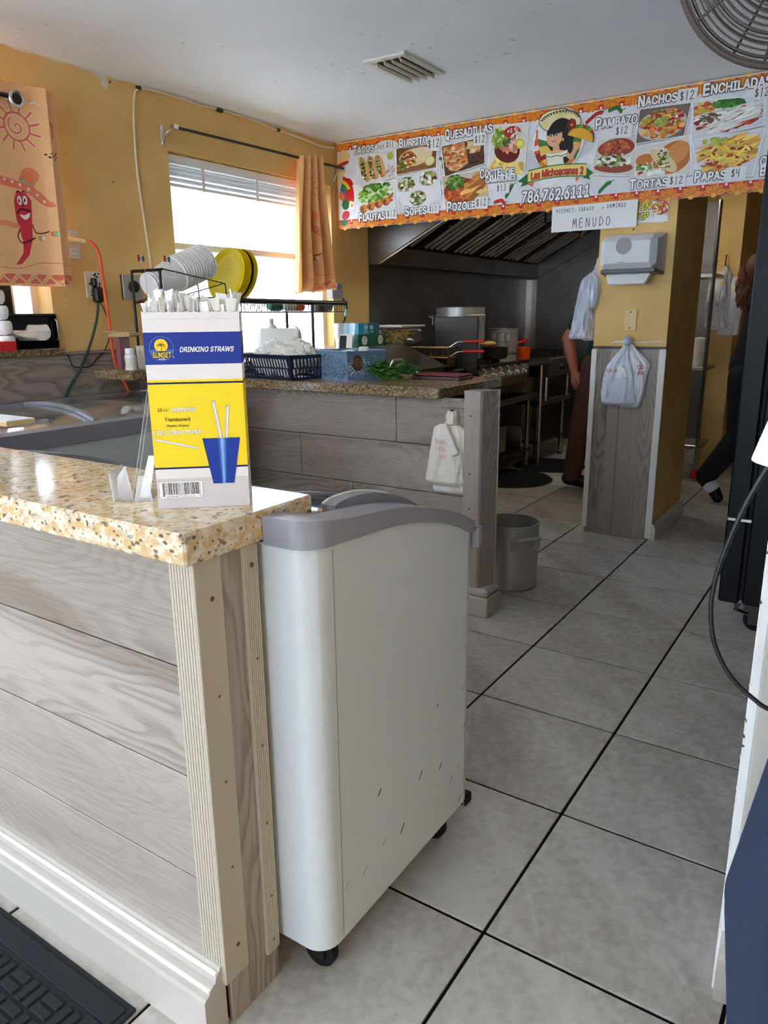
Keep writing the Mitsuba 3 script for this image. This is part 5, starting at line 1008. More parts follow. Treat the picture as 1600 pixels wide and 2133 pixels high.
def dish(t, x, z, x1, h):
    w = x1 - x; n_ = len(t); k1_ = 1.25; w1 = w * k1_ / (n_ + k1_ - 1) * (1.0 if t[0] != 'T' else 1.0)
    P.text(t[0], x, z - h * .06, h * 1.18, (246, 246, 246), width=w1 * .92, out=OUT); P.text(t[1:], x + w1, z, h * .9, (246, 246, 246), width=w - w1, out=OUT)
for t in (('TACOS', -2.004, 2.258, -1.84, .042), ('BURRITOS', -1.655, 2.257, -1.425, .042), ('QUESADILLAS', -1.333, 2.261, -1.025, .046), ('COCTEL', -1.10, 2.027, -.945, .042), ('FLAUTAS', -1.97, 1.854, -1.76, .044), ('SOPES', -1.616, 1.862, -1.457, .044), ('POZOLE', -1.319, 1.864, -1.125, .046), ('PAMBAZO', -.433, 2.198, -.212, .044), ('NACHOS', -.217, 2.273, -.024, .042), ('ENCHILADAS', .091, 2.278, .395, .044), ('TORTAS', -.234, 1.885, -.038, .04), ('PAPAS', .087, 1.89, .236, .042), ('QUESA', .38, 1.93, .53, .036), ('BIRRIA', .384, 1.889, .54, .036)): dish(*t)
P.text('DE', -.938, 2.029, .03, (246, 246, 246), width=.052, out=OUT); P.text('CAMARONES', -1.063, 1.996, .031, (246, 246, 246), width=.19, out=OUT)
P.text('786.762.6111', -.838, 1.869, .058, (246, 246, 246), width=.394, shear=.06, out=((34, 28, 26), .0052))
P.put('lettering', k)
# the logo: sombrero, face, taco, bottle and ribbon
P = Print((0, BY - .0030, 0), (1, 0, 0), (0, 0, 1), .00012); K = (30, 24, 22)
P.el(-.63, 2.165, .150, .165, (200, 200, 204), .5, n=36); P.poly(Point(-.635, 2.165).buffer(.145), (244, 244, 244), 1)
for i in range(11):
    a0, a1 = math.radians(-200 + 20 * i), math.radians(-180 + 20 * i); P.poly([(-.635, 2.15), (-.635 + .135 * math.cos(a0), 2.15 + .135 * math.sin(a0)), (-.635 + .135 * math.cos(a1), 2.15 + .135 * math.sin(a1))], ((66, 130, 62), (232, 120, 40))[i % 2], 1.5)
P.el(-.635, 2.15, .112, .112, (236, 200, 90), 2, a0=math.pi, a1=2 * math.pi)
P.el(-.628, 2.262, .122, .062, K, 3, rot=-.18); P.el(-.628, 2.262, .118, .058, (236, 226, 170), 3.3, rot=-.18)
for i in range(16):
    a = math.radians(10 + i * 9.5); c_, s_ = math.cos(a), math.sin(a); P.poly([(-.628 + .117 * c_, 2.258 + .056 * s_ + .002), (-.628 + .092 * math.cos(a + .07), 2.256 + .044 * math.sin(a + .07)), (-.628 + .117 * math.cos(a + .14), 2.258 + .056 * math.sin(a + .14) + .002)], (60, 40, 30), 3.6)
P.el(-.622, 2.30, .045, .026, K, 3.1); P.el(-.622, 2.299, .041, .023, (226, 214, 150), 3.4)
P.el(-.620, 2.19, .078, .088, (26, 20, 22), 4, n=26); P.el(-.590, 2.13, .045, .08, (26, 20, 22), 4.1)
P.el(-.655, 2.192, .046, .054, (236, 182, 140), 5, rot=.1); P.el(-.640, 2.228, .062, .028, (26, 20, 22), 5.5, rot=.35)
for x in (-.672, -.640): P.el(x, 2.199, .0095, .0075, (250, 250, 250), 6); P.el(x - .001, 2.199, .0055, .0068, (60, 36, 24), 6.4); P.line([(x - .010, 2.206), (x + .010, 2.208)], .003, K, 6.8); P.line([(x - .009, 2.216), (x + .008, 2.219)], .0025, K, 6.8)
P.line([(-.669, 2.170), (-.657, 2.164), (-.644, 2.170)], .004, (190, 50, 50), 6); P.el(-.56, 2.237, .026, .03, (110, 24, 28), 6.5); P.el(-.552, 2.245, .016, .018, (150, 40, 40), 6.8); P.el(-.56, 2.236, .006, .006, (230, 180, 60), 7)
P.el(-.605, 2.17, .006, .009, (230, 180, 60), 6.6)
P.poly([(-.66, 2.145), (-.625, 2.145), (-.62, 2.115), (-.66, 2.115)], (228, 172, 130), 5.2)
P.el(-.64, 2.10, .058, .022, (236, 182, 140), 5.6); P.poly([(-.70, 2.115), (-.66, 2.105), (-.61, 2.105), (-.575, 2.118), (-.585, 2.085), (-.64, 2.078), (-.695, 2.085)], (244, 244, 226), 6.2)
P.line(spline([(-.70, 2.098, 0), (-.67, 2.09, 0), (-.64, 2.095, 0), (-.61, 2.089, 0), (-.58, 2.098, 0)], 5)[:, :2], .005, (66, 140, 70), 6.6)
P.poly([(-.685, 2.085), (-.60, 2.085), (-.59, 2.03), (-.69, 2.03)], (240, 238, 214), 5.9)
P.line([(-.69, 2.10), (-.735, 2.085), (-.75, 2.13)], .024, (150, 40, 36), 5.4); P.line([(-.585, 2.10), (-.555, 2.075), (-.53, 2.12)], .022, (228, 172, 130), 5.4); P.el(-.752, 2.145, .014, .016, (236, 182, 140), 6); P.el(-.525, 2.13, .02, .013, (236, 182, 140), 8.5)
P.rect(-.768, -.742, 2.115, 2.185, (214, 90, 40), 5.8); P.rect(-.761, -.749, 2.185, 2.235, (226, 120, 60), 5.8); P.poly([(-.768, 2.155), (-.742, 2.155), (-.742, 2.13), (-.768, 2.13)], (240, 236, 230), 6.1)
P.el(-.512, 2.165, .082, .062, K, 7, rot=-.35, a0=-.05, a1=math.pi + .05); P.el(-.507, 2.17, .078, .06, (120, 60, 36), 7.3, rot=-.35, a0=0, a1=math.pi); P.el(-.51, 2.163, .074, .05, (236, 176, 50), 8, rot=-.35, a0=0, a1=math.pi)
for i in range(8): a = math.radians(20 + 18 * i); P.el(-.508 + .064 * math.cos(a - .35), 2.17 + .052 * math.sin(a - .35), .012, .008, ((70, 140, 50), (190, 50, 40), (100, 170, 60))[i % 3], 7.7)
P.poly([(-.862, 1.985), (-.80, 2.02), (-.79, 1.965), (-.845, 1.955), (-.83, 1.975)], (40, 110, 52), 8); P.poly([(-.425, 1.985), (-.47, 2.02), (-.48, 1.965), (-.44, 1.955), (-.45, 1.972)], (40, 110, 52), 8); P.poly([(-.80, 1.965), (-.765, 1.975), (-.772, 1.948)], (226, 110, 50), 8.1); P.poly([(-.50, 1.97), (-.525, 1.975), (-.52, 1.948)], (226, 110, 50), 8.1)
arc = [(x, 2.037 + .012 * math.sin((x + .8) / .33 * math.pi)) for x in np.linspace(-.80, -.465, 14)]; arcb = [(x, z - .066) for x, z in arc]
P.poly(arc + arcb[::-1], (50, 124, 58), 9); P.poly([(x, z - .006) for x, z in arc] + [(x, z + .006) for x, z in arcb[::-1]], (240, 214, 120), 9.5)
v, f = text2d('Las Michoacanas 2', .036); sc = .30 / v[:, 0].max(); v = np.stack([v[:, 0] * sc - .783, v[:, 1]], 1); v[:, 1] += 1.984 + .010 * np.sin((v[:, 0] + .8) / .33 * math.pi)
for dx, dz in ((.002, -.002), (-.0015, .001), (.0015, .0015)): P.tris(v + [dx, dz], f, (120, 30, 30), 10)
P.tris(v, f, (206, 44, 48), 10.5)
P.put('logo', k)
# paper price tags taped on the banner
def tag(x0, z1, x1, z0, s, dish_, rot=0.0, oval_=False):
    kk = thing('price_tag', f'white paper price tag reading {s} by the word {dish_}', 'price tag', None)
    cx, cz = (x0 + x1) / 2, (z0 + z1) / 2; w, h = x1 - x0, z1 - z0
    g = Polygon([(-w / 2, -h / 2 + .006), (w / 2 - .004, -h / 2), (w / 2, h / 2 - .004), (-w / 2 + .005, h / 2)]) if not oval_ else Polygon([(w / 2 * math.cos(a), h / 2 * math.sin(a)) for a in np.linspace(0, 2 * math.pi, 30)])
    put('paper', ext_y([(cx + a, cz + b) for a, b in list(g.exterior.coords)[:-1]], BY - .0070, BY - .0062), 'white', kk)
    P = Print((0, BY - .0071, 0), (1, 0, 0), (0, 0, 1)); n_ = len(s); hh = min(h * .55, w / (n_ * .62 + .15)); pen(P, s, cx - n_ * hh * .30, cz - hh * .45, hh, (40, 40, 46), hh * .10); P.put('writing', kk)
tag(-1.832, 2.309, -1.665, 2.25, '3xs $11', 'TACOS', oval_=True); tag(-1.452, 2.287, -1.362, 2.205, '$12', 'BURRITOS'); tag(-1.145, 2.265, -1.06, 2.198, '$12', 'QUESADILLAS'); tag(-1.008, 1.99, -.907, 1.928, '$13', 'CAMARONES'); tag(-1.755, 1.914, -1.667, 1.848, '$12', 'FLAUTAS'); tag(-1.453, 1.912, -1.365, 1.858, '$13', 'SOPES')
tag(-1.128, 1.926, -1.04, 1.857, '$12', 'POZOLE'); tag(-.342, 2.203, -.232, 2.138, '$12', 'PAMBAZO'); tag(-.025, 2.321, .072, 2.25, '$12', 'NACHOS'); tag(.318, 2.281, .40, 2.217, '$12', 'ENCHILADAS'); tag(-.043, 1.936, .053, 1.87, '$12', 'TORTAS'); tag(.229, 1.94, .331, 1.876, '$4', 'PAPAS')
# signs below the banner
k = thing('menudo_sign', 'white paper sign handwritten VIERNES SABADO Y DOMINGO MENUDO below the banner', 'sign')
put('paper', bx(-.645, -.178, 2.094, 2.0955, 1.698, 1.832), 'white', k)
P = Print((0, 2.0938, 0), (1, 0, 0), (0, 0, 1)); pen(P, 'VIERNES. SABADO', -.62, 1.797, .0195, (60, 62, 72), .0024, .76); pen(P, 'Y', -.365, 1.797, .018, (60, 62, 72), .0024); pen(P, 'DOMINGO', -.338, 1.801, .0195, (60, 62, 72), .0024, .76); pen(P, 'MENUDO', -.525, 1.715, .046, (60, 62, 72), .0036, .80); P.put('writing', k)
k = thing('snack_poster', 'small poster with yellow letters and a bowl of corn on the column', 'poster')
put('paper', bx(-.36, -.026, CY0 - .003, CY0, 1.716, 1.84), 'white', k)
P = Print((0, CY0 - .0032, 0), (1, 0, 0), (0, 0, 1)); P.text('IN', -.17, 1.782, .03, (240, 214, 40), shear=.2, width=.05, out=((40, 30, 20), .004)); P.text('Y', -.20, 1.782, .03, (240, 214, 40), shear=.2, out=((40, 30, 20), .004)); P.text('IP', -.172, 1.735, .03, (240, 214, 40), shear=.2, width=.042, out=((40, 30, 20), .004)); P.text('UP', -.235, 1.735, .03, (240, 214, 40), shear=.2, out=((40, 30, 20), .004))
P.el(-.068, 1.765, .045, .05, (214, 206, 196), 2); P.el(-.068, 1.735, .036, .022, (240, 240, 238), 2.2); P.el(-.068, 1.785, .044, .036, (190, 70, 50), 2.4)
rg = random.Random(4)
for i in range(60): P.el(-.068 + rg.uniform(-.036, .036), 1.785 + rg.uniform(-.028, .028), .006, .005, rg.choice(((240, 222, 140), (244, 236, 200), (206, 90, 60), (232, 190, 90))), 2.6 + .01 * i, 7)
P.put('print', k)

k = thing('ceiling_lamp', 'fluorescent tube lamp on the kitchen ceiling behind the menu banner', 'lamp')
put('housing', bx(-.86, -.70, 3.05, 3.75, ZC - .045, ZC - .001, .006), 'white', k)
for x in (-.81, -.75): scene[numbered(k + '__tube')] = {**mikit.ply(rod((x, 3.07, ZC - .06), (x, 3.73, ZC - .06), .014, 10), None), 'bsdf': {'type': 'diffuse'}, 'emitter': {'type': 'area', 'radiance': rgb((2.0, 1.85, 1.6))}}

# ---------------------------------------------------------------- on the column and the pillar
k = thing('towel_dispenser', 'white paper towel dispenser on the column above the switch plate', 'dispenser')
sh = tri(m3.Manifold.batch_hull([man(bx(-.335, -.022, 2.118, CY0 - .0005, 1.47, 1.662, .008)), man(bx(-.325, -.035, 1.965, 2.05, 1.480, 1.648, .03)), man(bx(-.322, -.038, 1.972, 2.05, 1.483, 1.645, .02)), man(bx(-.330, -.028, 2.03, 2.08, 1.476, 1.657, .018))]))
put('cover', sh, 'dispenser', k, smooth=20)
put('lower_lip', tri(m3.Manifold.batch_hull([man(bx(-.318, -.038, 1.985, 1.995, 1.462, 1.482, .003)), man(bx(-.333, -.024, 2.10, CY0 - .001, 1.452, 1.472, .003))])), 'dispenser_dark', k)
put('badge', xf(lathe([(0, .002), (.04, .002), (.041, 0)], 36), (-.198, 1.966, 1.594), rx=math.pi / 2), 'grey_plate', k)
P = Print((-.225, 1.9644, 1.513), (1, 0, 0), (0, 0, 1)); P.rect(0, .045, 0, .0022, (60, 60, 62)); P.put('mark', k)
tw = bx(-.305, -.065, 2.02, 2.09, 1.405, 1.46, .012); 
put('towel', tri(m3.Manifold.batch_hull([man(bx(-.30, -.07, 2.03, 2.09, 1.45, 1.46, .003)), man(bx(-.285, -.09, 2.015, 2.06, 1.405, 1.42, .005))])), 'foam', k)
put('nail', rod((-.195, CY0 + .001, 1.69), (-.195, CY0 - .03, 1.683), .003), 'dark_steel', k)
k = thing('switch_plate', 'yellowed blank switch plate on the column below the towel dispenser', 'switch plate')
put('cover_plate', bx(-.213, -.147, CY0 - .007, CY0 - .0002, 1.165, 1.28, .0025), 'plate_beige', k)
for z in (1.18, 1.264): put('screw', xf(lathe([(0, .0014), (.0035, .001), (.004, 0)], 12), (-.18, CY0 - .007, z), rx=math.pi / 2), 'screw', k)
put('plaster_patch', ext_y(Polygon([(-.29, 1.098), (-.2, 1.104), (-.1, 1.1), (.0, 1.106), (-.01, 1.115), (-.12, 1.108), (-.25, 1.112)]), CY0 - .001, CY0), 'dirty_white', 'wall_column')

def bag(sections, F, seed, fold=.25, nf=5.0, m_=90, n_=64, back=.001, drift=.0):
    """hanging plastic bag(s): rings between sections (z, x centre, half width, depth); flat at the wall, pleated towards the room"""
    S = np.array(sections, float); z = np.linspace(S[0, 0], S[-1, 0], m_); o = np.argsort(S[:, 0])
    itp = lambda c: np.interp(z, S[o, 0], S[o, c])
    xc, hw, hd = (np.convolve(np.pad(itp(c), 2, mode='edge'), np.ones(5) / 5, 'valid') for c in (1, 2, 3))
    t = np.linspace(0, 2 * math.pi, n_, endpoint=False); c, s_ = np.cos(t), np.sin(t)
    X = xc[:, None] + hw[:, None] * np.sign(c) * np.abs(c) ** .75
    q = np.stack([np.broadcast_to(c * nf, X.shape), np.broadcast_to(z[:, None] * 9 + c * 1.5, X.shape), np.full(X.shape, seed * 3.3)], -1)
    rd = 1 - 2 * np.abs(2 * meshkit.noise(q, seed) - 1); w = rd * .9 + (1 - 2 * np.abs(2 * meshkit.noise(q * [2.3, 1.9, 1] + 3, seed + 1) - 1)) * .55
    D = np.where(s_ > 0, np.abs(s_) ** .6, 0) * hd[:, None] * (1 + fold * w) + back
    X = X + .03 * hw[:, None] * w
    Zz = np.broadcast_to(z[:, None], X.shape) + .004 * w
    V = np.stack([X, D, Zz], -1).reshape(-1, 3)
    i, j = np.meshgrid(np.arange(m_ - 1), np.arange(n_), indexing='ij'); j2 = (j + 1) % n_
    f = np.stack([i * n_ + j, i * n_ + j2, (i + 1) * n_ + j2, (i + 1) * n_ + j], -1).reshape(-1, 4)
    f = np.vstack([f[:, [0, 1, 2]], f[:, [0, 2, 3]]])
    kk = np.arange(n_); V = np.vstack([V, [[xc[0], back, z[0]], [xc[-1], back, z[-1]]]]); e = m_ * n_
    f = np.vstack([f, np.stack([kk * 0 + e, (kk + 1) % n_, kk], 1), np.stack([kk * 0 + e + 1, (m_ - 1) * n_ + kk, (m_ - 1) * n_ + (kk + 1) % n_], 1)])
    me = trimesh.Trimesh(V, f, process=False); me.apply_transform(F)
    me.fix_normals() if False else None
    return me
def wallF(o, ux, n): return frame4(o, ux, n, [0, 0, 1])
def bag_text(rows_, F, hd_fn, key, col, l=.006):
    V, Fc, k0 = [], [], 0
    for s, x, z, h, wd in rows_:
        v, f = text2d(s, h); v = np.c_[x + v[:, 0] / v[:, 0].max() * wd, z + v[:, 1]]
        V.append(np.c_[v[:, 0], hd_fn(v[:, 0], v[:, 1]) + l, v[:, 1]]); Fc.append(f + k0); k0 += len(v)
    me = trimesh.Trimesh(np.vstack(V), np.vstack(Fc), process=False); me.apply_transform(F)
    put('print', me, 'ink_matte', key, False, np.tile(L(*col), (len(me.vertices), 1)))
F1 = wallF((0, CY0 - .0155, 0), (1, 0, 0), (0, -1, 0))
k = thing('plastic_bag_bundle', 'white printed carrier bags knotted on the wood panelled front of the column', 'plastic bags')
put('back_bag', bag([(1.10, -.178, .018, .02), (1.06, -.165, .045, .022), (.985, -.148, .098, .026), (.93, -.146, .083, .03), (.84, -.142, .074, .034), (.765, -.150, .058, .03), (.752, -.152, .05, .014)], F1, 3, .3), 'bag', k, smooth=True)
put('front_bag', bag([(1.09, -.178, .016, .03), (1.03, -.195, .05, .034), (.975, -.205, .082, .04), (.90, -.205, .10, .046), (.82, -.206, .104, .05), (.77, -.205, .10, .044), (.756, -.20, .088, .02)], F1, 5, .28), 'bag_grey', k, smooth=True)
put('knot', bag([(1.135, -.182, .012, .02), (1.125, -.18, .022, .036), (1.10, -.178, .024, .042), (1.082, -.18, .016, .032)], F1, 8, .5, 4, 30, 40), 'bag_grey', k, smooth=True)
put('handle_hole', xf(ell((0, 0, 0), (.026, .004, .045), 2), (-.188, CY0 - .069, .935), ry=-.2), 'bag', k, smooth=True)
bag_text([('THANK', -.285, .944, .019, .075), ('YOU', -.285, .912, .019, .05), ('HAVE A NICE', -.288, .885, .014, .075), ('DAY', -.26, .81, .02, .07)], F1, lambda x, z: .047 + 0 * x, k, (196, 120, 124))
bag_text([('OU', -.115, .965, .02, .035), ('ICE', -.11, .935, .017, .034)], F1, lambda x, z: .031 + 0 * x, k, (190, 70, 70))
F2 = wallF((0, 2.24, 0), (1, 0, 0), (0, -1, 0)); F2b = wallF((0, CY0 - .002, 0), (1, 0, 0), (0, -1, 0))
k = thing('plastic_bag_bundle', 'bluish white plastic bags hanging in folds on the left side of the column', 'plastic bags')
put('front_bag', bag([(1.52, -.405, .012, .02), (1.48, -.413, .03, .03), (1.445, -.445, .05, .045), (1.38, -.452, .058, .05), (1.25, -.462, .068, .055), (1.15, -.470, .078, .06), (1.125, -.472, .084, .062), (1.115, -.472, .08, .05)], F2, 11, .55, 9), 'bag_grey', k, smooth=True)
put('inner_bag', bag([(1.44, -.415, .02, .06), (1.35, -.42, .025, .075), (1.22, -.43, .025, .08), (1.12, -.425, .035, .085), (1.108, -.425, .03, .07)], F2, 14, .5, 6), 'bag', k, smooth=True)
put('side_bag', bag([(1.47, -.405, .014, .02), (1.44, -.39, .03, .028), (1.38, -.386, .034, .032), (1.31, -.392, .028, .028), (1.285, -.396, .018, .02)], F2b, 12, .5, 6), 'bag_grey', k, smooth=True)
put('handle', bag([(1.565, -.385, .006, .014), (1.54, -.388, .016, .03), (1.525, -.392, .01, .03), (1.50, -.40, .014, .036)], wallF((0, 2.2, 0), (1, 0, 0), (0, -1, 0)), 13, .5, 4, 30, 40), 'bag', k, smooth=True)
put('hook', rod((CX0, 2.2, 1.545), (CX0 - .03, 2.2, 1.55), .003), 'dark_steel', k)
F3 = wallF((0, .6385, 0), (1, 0, 0), (0, -1, 0))
k = thing('plastic_bag_bundle', 'cream plastic bags with faded pink print hanging on the back counter panel', 'plastic bags')
put('back_bag', bag([(.80, -.425, .05, .01), (.76, -.43, .05, .015), (.62, -.425, .062, .018), (.55, -.428, .06, .016), (.53, -.43, .05, .01)], F3, 21, .3), 'bag_cream', k, smooth=True)
put('front_bag', bag([(.812, -.48, .045, .016), (.80, -.485, .07, .02), (.74, -.487, .078, .028), (.65, -.490, .088, .034), (.57, -.495, .098, .036), (.55, -.49, .09, .016)], F3, 22, .3), 'bag_cream', k, smooth=True)
put('tail_bag', bag([(.56, -.482, .08, .008), (.53, -.482, .078, .01), (.522, -.482, .074, .006)], F3, 25, .3), 'bag', k, smooth=True)
put('handle', bag([(.872, -.468, .018, .014), (.85, -.466, .026, .022), (.835, -.466, .022, .024), (.815, -.47, .03, .02)], F3, 23, .5, 4, 30, 40), 'bag_cream', k, smooth=True)
put('handle', xf(bx(-.018, .018, -.006, .006, -.07, .07, .004), (-.458, .590, .76), ry=-.45), 'bag_cream', k)
put('hook', rod((-.468, .64, .875), (-.468, .615, .88), .003), 'dark_steel', k)
me = trimesh.Trimesh(*text2d('THANK YOU', .05)); vv = me.vertices; me.vertices = np.c_[-.54 + vv[:, 0] * .16, .0395 + 0 * vv[:, 0], .72 - vv[:, 1] * 1.4 + .0]
bag_text([('THANK', -.535, .735, .022, .07), ('YOU', -.53, .705, .022, .05), ('THANK', -.53, .675, .018, .075), ('for shopping', -.555, .59, .012, .12)], F3, lambda x, z: .033 + 0 * x, k, (226, 186, 184))
F4 = wallF((0, 4.3995, 0), (1, 0, 0), (0, -1, 0))
k = thing('plastic_bag_bundle', 'white take-out bags with yellow print hanging from a hook on the far yellow pillar', 'plastic bags')
put('back_bag', bag([(1.52, -.04, .02, .01), (1.49, -.03, .08, .02), (1.40, -.01, .055, .025), (1.2, -.03, .06, .03), (1.08, -.06, .08, .02)], F4, 31, .3), 'bag_cream', k, smooth=True)
put('front_bag', bag([(1.58, -.115, .02, .02), (1.53, -.13, .07, .03), (1.46, -.15, .085, .04), (1.30, -.15, .09, .045), (1.15, -.145, .095, .045), (1.12, -.14, .085, .02)], F4, 32, .3), 'bag', k, smooth=True)
put('handle', bag([(1.60, -.115, .014, .02), (1.57, -.11, .02, .03), (1.5, -.11, .016, .05), (1.4, -.115, .035, .055), (1.3, -.12, .03, .055), (1.285, -.13, .012, .05)], F4, 33, .3), 'bag', k, smooth=True)
put('yellow_print', xf(ell((0, 0, 0), (.02, .003, .028), 2), (-.118, 4.342, 1.47)), 'plate_yellow', k, smooth=True)
bag_text([('Gracias', -.225, 1.30, .035, .11), ('por su compra', -.225, 1.265, .015, .11)], F4, lambda x, z: .048 + 0 * x, k, (120, 136, 160))
put('hook', tube(spline([(-.118, 4.40, 1.61), (-.118, 4.375, 1.61), (-.118, 4.37, 1.66), (-.118, 4.385, 1.685)], 5), .004), 'dark_steel', k)
k = thing('storage_rack', 'grey metal rack with a red wheel behind the column', 'rack')
for x in (-.10, -.55):
    put('post', rod((x, 3.86, .1), (x, 3.86, 2.02), .014), 'steel', k); put('castor', lathe([(0, 0), (.03, 0), (.032, .05), (0, .055)], 16, (x, 3.86, .03)), 'red', k)
for z in (.25, .84, 1.5): put('shelf', bx(-.57, -.085, 3.85, 4.2, z, z + .03, .004), 'steel', k)
one('paper_roll', 'white wrapped roll on the rack shelf behind the column', 'roll', lathe([(0, 0), (.06, 0), (.065, .01), (.065, .2), (0, .21)], 24, (-.17, 3.96, .8705)), 'bag', 35)

# ---------------------------------------------------------------- ceiling vent
k = thing('ceiling_vent', 'beige metal air vent with long louvres in the ceiling', 'vent')
VX0, VX1, VY0, VY1 = -1.085, -.868, .905, 1.262
put('frame', tri(man(bx(VX0, VX1, VY0, VY1, ZC - .012, ZC - .0005, .003)) - man(bx(VX0 + .028, VX1 - .028, VY0 + .03, VY1 - .03, ZC - .1, ZC + .1))), 'vent', k)
put('duct', bx(VX0 + .028, VX1 - .028, VY0 + .03, VY1 - .03, ZC - .002, ZC - .0004), 'vent_dark', k)
for i in range(4):
    x = VX0 + .05 + .041 * i; pr = [(x - .018, ZC - .003), (x, ZC - .012), (x + .008, ZC - .03), (x + .010, ZC - .03), (x + .003, ZC - .010), (x - .017, ZC - .001)]
    put('louvre', ext_y(pr, VY0 + .03, VY1 - .03), 'vent', k)
for x, y in ((-.98, VY0 + .014), (-.98, VY1 - .014)): put('screw', xf(lathe([(0, .001), (.003, 0)], 10), (x, y, ZC - .012), rx=math.pi), 'screw', k)

# ---------------------------------------------------------------- fridge, door jamb, cable, fan, mat
k = thing('tall_fridge', 'tall black refrigerator on castors at the right of the tiled aisle', 'refrigerator')
FX, FYY = .565, 1.0
put('door', bx(FX, FX + .075, FYY, FYY + .72, .475, 1.95, .006), 'fridge', k); put('drawer_door', bx(FX, FX + .075, FYY, FYY + .72, .125, .465, .006), 'fridge', k)
put('body', bx(FX + .088, 1.30, FYY + .004, FYY + .72, .125, 1.97, .006), 'fridge', k); put('gasket', bx(FX + .07, FX + .09, FYY + .012, FYY + .7, .14, 1.94), 'rubber', k)
put('hinge', bx(FX + .005, FX + .09, FYY + .002, FYY + .05, .464, .476, .001), 'steel', k)
put('kick_plate', bx(FX + .1, 1.28, FYY + .02, FYY + .7, .10, .126), 'dark_steel', k); put('bracket', trimesh.Trimesh([(FX + .06, FYY + .01, .125), (FX + .09, FYY + .01, .125), (FX + .068, FYY + .01, .09), (FX + .06, FYY + .013, .125), (FX + .09, FYY + .013, .125), (FX + .068, FYY + .013, .09)]).convex_hull, 'dark_steel', k)
for x in (.70, 1.22):
    for y in (1.07, 1.65):
        q = put('castor', xf(lathe([(0, -.014), (.03, -.014), (.04, -.010), (.043, 0), (.04, .010), (.03, .014), (0, .014)], 28), (x, y, .0435), rx=math.pi / 2), 'rubber', k, smooth=35)
        put('fork', cat([bx(x - .022, x + .022, y - .024, y - .019, .03, .098), bx(x - .022, x + .022, y + .019, y + .024, .03, .098), bx(x - .04, x + .04, y - .035, y + .035, .092, .10)]), 'dark_steel', q)
        put('brake', xf(bx(-.03, .03, -.012, .012, -.003, .003, .001), (x - .05, y - .01, .075), ry=.25), 'dark_steel', q)
struct('trim_2', bx(.884, .902, -.80, -.62, 0.0, ZC, .003), 'trim_white')
struct('door_1', cat([bx(.902, .941, -.802, -.79, .145, ZC, .002), bx(.943, 1.066, -.799, -.79, .145, ZC, .002)]), 'trim_beige')
put('casing_bead', tube([(.942, -.80, .145), (.942, -.80, ZC)], .004, 8), 'trim_beige', 'door_1')
struct('baseboard_right', ext_x([(-.79, 0), (-.822, 0), (-.822, .092), (-.815, .1), (-.808, .105), (-.806, .125), (-.80, .14), (-.79, .142)], .89, 1.6), 'trim_beige')
rng = random.Random(17)
for i in range(16):
    z = rng.uniform(.1, .95); a = rng.uniform(.002, .007)
    put('paint_chip', ext_y(Polygon([(.884 + rng.uniform(.0, .002), z), (.884 + rng.uniform(.002, .004), z + a * .4), (.8845, z + a)]).buffer(.0008), -.8008, -.8003), 'dark_wood' if i % 3 == 0 else 'dirty_white', 'trim_2')
cord('power_cable', 'thick black cable looping in front of the refrigerator and the door trim', [(1.0, -.86, 1.60), (.99, -.88, 1.35), (.948, -.9, 1.16), (.912, -.9, 1.094), (.885, -.9, 1.046), (.862, -.9, .990), (.845, -.9, .935), (.832, -.9, .880), (.827, -.9, .846), (.826, -.9, .806), (.834, -.9, .757), (.851, -.9, .719), (.872, -.9, .692), (.898, -.9, .672), (.925, -.9, .659), (.965, -.89, .66), (1.04, -.83, .70)], .0038, 'black')
one('outlet_plug', 'black plug of the looping cable at the trim', 'plug', bx(1.03, 1.06, -.84, -.80, .685, .72, .005), 'black')
k = thing('wall_fan', 'rusty round wire fan cage at the upper right corner under the ceiling', 'fan')
FC = np.array([.735, -.048, 2.044]); fa = np.array([.14, -.86, -.31]); fa /= np.linalg.norm(fa)
e1 = np.cross(fa, [0, 0, 1]); e1 /= np.linalg.norm(e1); e2 = np.cross(e1, fa); R_ = .247
def ringp(r, d, n=72, t0=0.0, t1=2 * math.pi): return [FC + e1 * r * math.cos(t) + e2 * r * math.sin(t) + fa * d for t in np.linspace(t0, t1, n, endpoint=False)]
put('rim_band', tube(ringp(R_, 0), .0085, 10, True), 'wire_rust', k, smooth=True); put('rim_band', tube(ringp(R_ - .002, -.022), .006, 8, True), 'wire_rust', k, smooth=True)
dome = lambda r: .075 * (1 - (r / R_) ** 2.6)
for i, r in enumerate(np.linspace(.05, R_ - .008, 17)): put('ring_wire', tube(ringp(r, dome(r)), .0022, 5, True), 'wire_rust', k)
for i, r in enumerate(np.linspace(.07, R_ - .012, 12)): put('rear_ring_wire', tube(ringp(r, -.022 - dome(r) * 1.3), .002, 5, True), 'wire_rust', k)
for i in range(8):
    t = i * math.pi / 4 + .2; put('spoke_wire', tube([FC + (e1 * math.cos(t) + e2 * math.sin(t)) * r + fa * (dome(r) - .003) for r in np.linspace(.03, R_, 12)], .0032, 6), 'wire_rust', k)
    put('rear_spoke_wire', tube([FC + (e1 * math.cos(t + .3) + e2 * math.sin(t + .3)) * r - fa * (.022 + dome(r) * 1.3) for r in np.linspace(.03, R_, 12)], .003, 6), 'wire_rust', k)
put('hub', tube([FC - fa * .17, FC - fa * .16, FC - fa * .05], [.03, .07, .065], 20), 'dark_steel', k, smooth=30); put('cap', tube([FC + fa * .07, FC + fa * .082], .05, 20), 'wire_rust', k)
